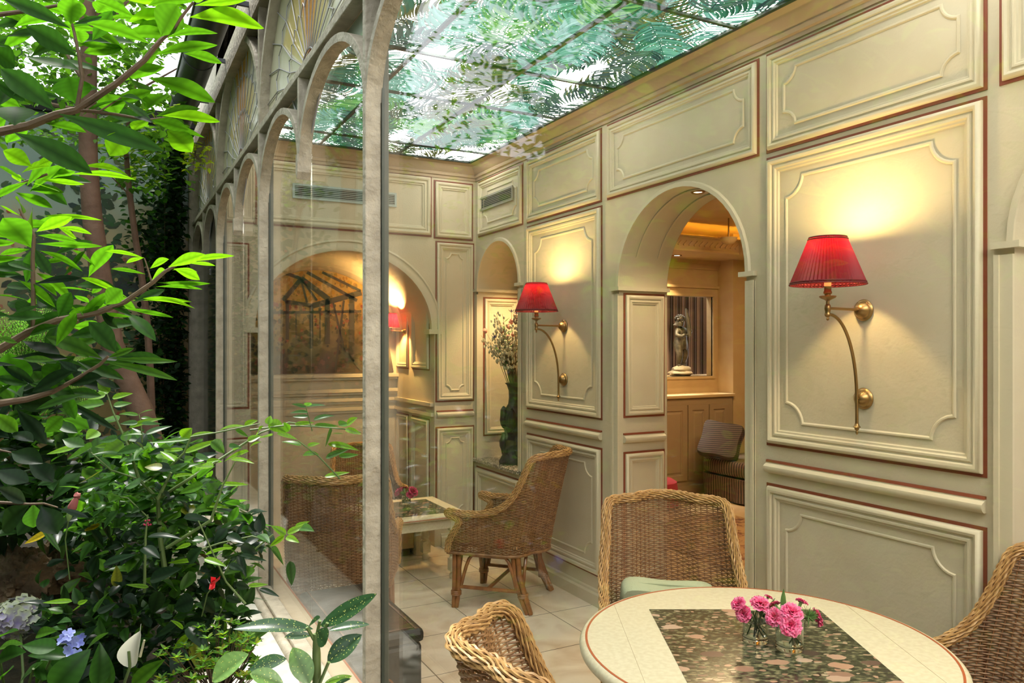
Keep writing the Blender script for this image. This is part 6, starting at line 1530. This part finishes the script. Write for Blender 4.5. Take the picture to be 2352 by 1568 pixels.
az = thing('azalea', 'small leaved azalea growing over the inner edge of the stone ledge', 'shrub', W(500, 1600, Z=GZ))
lb = LB(); S = MB(); ab = az.location.copy(); rr = random.Random(23)
for i in range(95):
    px, py = (rr.uniform(455, 590), rr.uniform(1405, 1568)) if i < 70 else (rr.uniform(360, 470), rr.uniform(1480, 1590))
    if px < 500 and py < 1440: continue
    if px > 545 and py < 1430: continue
    p = W(px, py, d=rr.uniform(2.08, 2.3)); S.tube([ab, ab.lerp(p, .6) + Vector((0, 0, -.02)), p], [.003, .002, .0012], 4)
    for k in range(9):
        a = 2 * PI * k / 9 + rr.random(); d = Vector((math.cos(a), math.sin(a), rr.uniform(.1, .8))); lb.small(p, d, rr.uniform(.018, .027), .0085, rr.choice((M_, (.10, .22, .05), O_, (.16, .28, .06))), (0, 0, 1))
obj('leaves', lb, LEAF, az); obj('stem', S, TWIG, az)

# ivy / dark ground shrubs filling the border, further back
def leafmass(name, label, cat, loc, sampler, n, size, cols, seed, m_=LEAFB, small=False, stemto=True, shape='ovate', asp=.5, group=None):
    rr = random.Random(seed); t = thing(name, label, cat, loc, 0, group); lb = LB(); S = MB(); L0 = Vector(loc)
    for i in range(n):
        p = sampler(rr)
        if p is None: continue
        dr = Vector((rr.gauss(0, 1), rr.gauss(0, 1), rr.gauss(-.1, .55))).normalized(); L = rr.uniform(.7, 1.2) * size
        N = (rr.gauss(0, .5), rr.gauss(0, .5), 1)
        if small: lb.small(p, dr, L, L * asp, rr.choice(cols), N)
        else: lb.leaf(p, p + dr * L, L * asp, rr.choice(cols), N, shape=shape, n=4)
        if stemto and i % max(1, n // 12) == 0: S.tube([L0, L0.lerp(p, .5) + Vector((0, 0, .05)), p], [.006, .003, .0012], 5)
    obj('leaves', lb, m_, t)
    if stemto: obj('stem', S, TWIG, t)
    return t
def pxbox(x0, x1, y0, y1, d0, d1, cond=None):
    def f(r):
        for _ in range(20):
            px, py = r.uniform(x0, x1), r.uniform(y0, y1)
            if cond and not cond(px, py, r): continue
            p = W(px, py, d=r.uniform(d0, d1))
            if p.z < ground_z(p.x, p.y) + .01 or p.x > .62 or p.y > 7.9: continue
            return p
        return None
    return f
leafmass('understory_shrub', 'dark broad leaved shrub in the shade under the boughs at the left', 'shrub', (-.72, 3.3, .5), pxbox(-60, 260, 820, 1230, 2.9, 3.6, lambda x, y, r: y > 860 + max(0, x - 120) * 1.3), 620, .12, (D_, K_, K_, G_), 41, LEAFG, group=None, stemto=False)
leafmass('ground_ivy', 'dark ground ivy covering the soil between the two rocks and the bush', 'ivy', (-.55, 3.7, .5), pxbox(-60, 420, 1090, 1330, 3.2, 4.2, lambda x, y, r: not (x < 200 and 1225 < y < 1400)), 700, .075, (D_, K_, K_, G_), 42, LEAFG, asp=.8, stemto=False)
leafmass('understory_shrub', 'low dark shrub behind the glossy bush at the foot of the leaning trunk', 'shrub', (-.1, 4.6, .6), pxbox(230, 450, 960, 1180, 4.0, 5.2, lambda x, y, r: y > 990 + (x - 330) ** 2 / 400), 520, .09, (D_, K_, G_), 43, LEAFG)
# fern
def fern(loc, fr, label, cols, seed):
    t = thing('fern', label, 'fern', loc, 0, None); rr = random.Random(seed); lb = LB(); S = MB()
    for (b, mid, e) in fr:
        pts = []
        for i in range(25):
            f = i / 24; p = (1 - f) ** 2 * b + 2 * f * (1 - f) * mid + f * f * e; pts.append(p)
        S.tube(pts, [.003 * (1 - .8 * i / 24) for i in range(25)], 4)
        L = (e - b).length
        for i in range(3, 25):
            f = i / 24; tg = (pts[i] - pts[i - 1]).normalized(); sd = tg.cross(Vector((0, 0, 1))).normalized()
            for s_ in (-1, 1):
                ln = L * .20 * math.sin(PI * (.12 + .86 * f)) ; d = (sd * s_ + tg * .35 + Vector((0, 0, -.1))).normalized()
                for q in range(6):
                    pp = pts[i] + d * ln * (q + .5) / 6
                    for s2 in (-1, 1): lb.small(pp, (d * .5 + tg * s2 * .8), ln * .16, ln * .075, rr.choice(cols), (0, 0, 1))
    obj('fronds', lb, LEAFB, t); obj('stalks', S, GSTEM, t); return t
FC = ((.08, .20, .05), (.06, .15, .035), (.12, .26, .08))
fb = W(60, 900, d=3.9)
fern((fb.x, fb.y, ground_z(fb.x, fb.y)), [(fb, W(40, 760, d=3.8), W(-30 + 45 * i, 690 + (i % 3) * 30, d=3.6)) for i in range(4)] + [(fb, W(60, 740, d=3.9), W(115, 700 + 25 * i, d=3.8)) for i in range(4)], 'bright fern arching behind the boughs at the left edge', FC, 51)
fb = W(150, 960, d=3.6)
fern((fb.x, fb.y, ground_z(fb.x, fb.y)), [(fb, W(150, 820, d=3.6), W(205, 815 + 22 * i, d=3.5)) for i in range(3)] + [(fb, W(130, 840, d=3.6), W(100 + 20 * i, 810, d=3.5)) for i in range(3)] + [(fb, W(180, 880, d=3.6), W(262, 872, d=3.5))], 'smaller fern just right of and below the bright fern', FC, 52)

# ---- trees
bt = thing('leaning_tree', 'brown leaning tree trunk rising behind the boughs into a leafy canopy', 'tree', W(352, 1040, d=5.0))
bt.location.z = ground_z(bt.location.x, bt.location.y); MWD[bt.name] = Matrix.Translation(bt.location)
S = MB(); P = [bt.location + Vector((.05, 0, -.03))] + [W(x, y, d=5.0) for x, y in ((345, 1010), (322, 940), (290, 870), (258, 790), (232, 640), (212, 500), (203, 380), (202, 250), (204, 120), (200, 0), (192, -200))]
Q = []
for i in range(len(P) - 1):
    for k in range(3): Q.append(P[i].lerp(P[i + 1], k / 3))
Q.append(P[-1]); S.tube(Q, [.085 - .042 * i / (len(Q) - 1) for i in range(len(Q))], 12)
obj('trunk', S, BARK, bt)
S = MB(); 
for pts in (((206, 330), (250, 270), (330, 200), (420, 150)), ((203, 200), (150, 120), (60, 60)), ((202, 120), (260, 40), (330, -40)), ((204, 260), (120, 240), (20, 200)), ((205, 60), (300, -60), (420, -160))):
    S.tube([W(x, y, d=5.0 + .2 * i) for i, (x, y) in enumerate(pts)], [.02, .014, .009, .005][:len(pts)], 6)
obj('limb', S, BARK, bt)
rr = random.Random(61); lb = LB()
CC = ((.05, .13, .02), (.075, .19, .025), (.035, .09, .015), (.11, .25, .03))
for i in range(8500):
    px, py = rr.uniform(-60, 520), rr.uniform(-120, 330)
    g = math.sin(px * .045 + 1.3) + math.sin(py * .06 + px * .02) + math.sin((px + py) * .031)
    if g < -.75 and rr.random() < .8: continue
    if py > 235 and rr.random() < .45: continue
    p = W(px, py, d=rr.uniform(4.7, 6.6))
    if p.x > .40 and p.z < 4.4: continue
    dr = Vector((rr.gauss(0, 1), rr.gauss(0, 1), rr.gauss(-.35, .5))).normalized(); L = rr.uniform(.04, .075)
    lb.small(p, dr, L, L * .62, rr.choice(CC), (rr.gauss(0, .5), rr.gauss(0, .5), 1))
obj('canopy', lb, LEAFB, bt)
tt = thing('slender_tree', 'thin young tree standing between the leaning trunk and the ivy', 'tree', W(345, 1000, d=5.6))
tt.location.z = ground_z(tt.location.x, tt.location.y); MWD[tt.name] = Matrix.Translation(tt.location)
S = MB(); S.tube([tt.location + Vector((0, 0, -.02))] + [W(x, y, d=5.6) for x, y in ((348, 930), (345, 850), (338, 740), (325, 630), (313, 560), (302, 480), (295, 420), (288, 330), (300, 240), (320, 170))], [.028, .027, .026, .025, .024, .023, .022, .02, .016, .012, .006], 9)
S.tube([W(302, 480, d=5.6), W(290, 440, d=5.55), W(250, 400, d=5.5)], [.008, .006, .003], 6); obj('trunk', S, BARK, tt)
lb = LB()
for i in range(620):
    px = rr.gauss(330, 65); py = rr.gauss(330, 60)
    if py > 440 or px > 445 or px < 200: continue
    p = W(px, py, d=rr.uniform(5.2, 6.0)); dr = Vector((rr.gauss(0, 1), rr.gauss(0, 1), -.4)).normalized()
    lb.small(p, dr, .07, .045, rr.choice(CC + ((.22, .34, .03),)), (0, 0, 1))
obj('foliage', lb, LEAFB, tt)
# low maple spray by the facade
lb = LB(); mpl = thing('yellow_spray', 'spray of small yellow green leaves hanging beside the facade corner', 'branch', W(455, 345, d=5.6)); S = MB(); S.tube([W(395, 300, d=5.7), W(430, 345, d=5.65), W(470, 375, d=5.6)], .003, 5)
for i in range(60):
    p = W(rr.uniform(425, 482), rr.uniform(325, 392), d=rr.uniform(5.5, 5.7)); lb.small(p, (rr.gauss(0, 1), rr.gauss(0, 1), -.3), .05, .03, (.42, .50, .04), (0, 0, 1))
    if i % 6 == 0: S.tube([W(450, 360, d=5.65), p], .0015, 4)
S.tube([W(300, 230, d=5.7), W(350, 260, d=5.7), W(395, 300, d=5.7)], [.006, .004, .003], 5)
obj('leaves', lb, LEAFB, mpl); obj('twig', S, TWIG, mpl)
# ivy column beside the facade
def ivys(r):
    for _ in range(10):
        z = .55 + 3.0 * r.random(); y = r.uniform(7.45, 7.92); w = .22 + .06 * math.sin(z * 5) - .05 * max(0, z - 2.6)
        x = .62 - w * abs(r.gauss(0, .7)) * 1.25
        if x < .12: continue
        return Vector((x, y, z))
leafmass('ivy', 'tall dark column of ivy climbing beside the end of the facade', 'ivy', (.45, 7.7, .5), ivys, 3600, .07, (K_, (.012, .026, .014), D_, (.02, .05, .025)), 71, LEAFB, small=True, asp=.7, stemto=True)
# trees and shrubs that the window panes mirror, left of the photograph
def offbox(x0, x1, y0, y1, z0, z1, lim):
    def f(r):
        for _ in range(12):
            p = Vector((r.uniform(x0, x1), r.uniform(y0, y1), r.uniform(z0, z1)))
            if p.x / max(.1, p.y) > lim: continue
            return p
        return None
    return f
leafmass('hedge', 'tall mixed hedge along the side wall of the courtyard, mirrored in the panes', 'hedge', (-2.7, 3.2, GZ), offbox(-3.2, -2.2, .8, 7.6, .4, 2.6, -.14), 3600, .11, (M_, D_, D_, K_), 81, LEAFB, small=True)
leafmass('small_tree', 'small airy tree by the side wall, mirrored in the panes', 'tree', (-2.3, 4.6, GZ), offbox(-3.2, -1.0, 3.0, 7.9, 2.6, 6.0, -.2), 3800, .11, (M_, B_, M_), 82, LEAFB, small=True)
leafmass('broadleaf_tree', 'large leaved young tree left of the evergreen, mirrored in the panes', 'tree', (-1.7, 2.9, GZ), offbox(-2.3, -.7, 1.9, 4.4, 2.0, 4.2, -.2), 620, .17, (M_, B_, D_), 84, LEAF, asp=.32, shape='obov')
leafmass('understory_shrub', 'bushy green shrub left of the evergreen, mirrored in the panes', 'shrub', (-1.4, 2.6, GZ), offbox(-1.9, -.75, 1.7, 3.6, .45, 1.25, -.33), 700, .11, (M_, D_, G_, B_), 83, LEAFG)

# ---- rocks, flowers
from mathutils import noise as mnoise
def mk_rock(c, r, rr, seg, ring):
    m = MB(); m.blob(c, r, seg, ring); off = Vector((rr.uniform(0, 50),) * 3); c = Vector(c); out = []
    for p in m.v:
        d = Vector(p) - c; q = d.normalized(); n = mnoise.fractal(q * 1.6 + off, 1.0, 2.0, 3) * .34 + mnoise.fractal(q * 5 + off, .75, 2.1, 6) * .13
        out.append(tuple(c + d * (1 + n)))
    m.v = out; return m
def rock(label, c, r, seed):
    rr = random.Random(seed); vs = []; seg, ring = 110, 70; return tag(obj('rock', mk_rock(c, r, rr, 110, 70), ROCK), label, 'rock')
rock('large rough brown tufa rock at the left edge of the border', W(35, 1335, d=3.5), (.135, .12, .15), 3)
rock('rough brown rock just right of the larger one, half under leaves', W(135, 1310, d=3.85), (.15, .13, .16), 8)
fl = thing('red_flower', 'single bright red flower at the edge of the dark bush', 'flower', W(495, 1345, d=2.3)); m = MB(); c = W(495, 1338, d=2.28); rr = random.Random(5)
for k in range(7):
    d = Vector((rr.gauss(0, .6), rr.gauss(-.5, .4), rr.gauss(.3, .6))).normalized(); s = d.orthogonal().normalized() * .010; m.add([c, c + d * .012 - s, c + d * .026, c + d * .012 + s, c + d * .014 + Vector((0, 0, .003))], [(0, 4, 2, 1), (0, 3, 2, 4)])
obj('petals', m, REDF, fl); m = MB(); m.tube([c, c + Vector((-.02, .03, -.04)), c + Vector((-.03, .08, -.12))], .002, 5); obj('stalk', m, GSTEM, fl)
wf = thing('wilted_flower', 'wilted pinkish hibiscus flower hanging among the dark leaves', 'flower', W(165, 1160, d=2.4)); m = MB(); a, b = W(160, 1178, d=2.4), W(178, 1138, d=2.4); m.tube([a, a.lerp(b, .3), a.lerp(b, .7), b], [.006, .014, .010, .004], 9); m.blob(b, .010, 8, 6, .3, 3); obj('petals', m, DUSK, wf)
m = MB(); m.tube([W(157, 1196, d=2.4), W(159, 1186, d=2.4), a], [.004, .009, .008], 8); m.tube([W(157, 1196, d=2.4), W(150, 1240, d=2.45), W(160, 1330, d=2.5)], .002, 5); obj('calyx', m, BUDG, wf)
br = thing('red_berries', 'tiny cluster of pinkish red berries on a twig inside the glossy bush', 'berries', W(340, 1200, d=2.42)); m = MB()
for k in range(9): m.blob(W(338 + rr.uniform(-7, 8), 1200 + rr.uniform(-7, 6), d=2.4), .0035, 6, 5)
obj('fruit', m, PINKD, br); m = MB(); m.tube([W(338, 1200, d=2.4), W(334, 1230, d=2.42), W(332, 1300, d=2.42)], .0012, 4); obj('twig', m, TWIG, br)
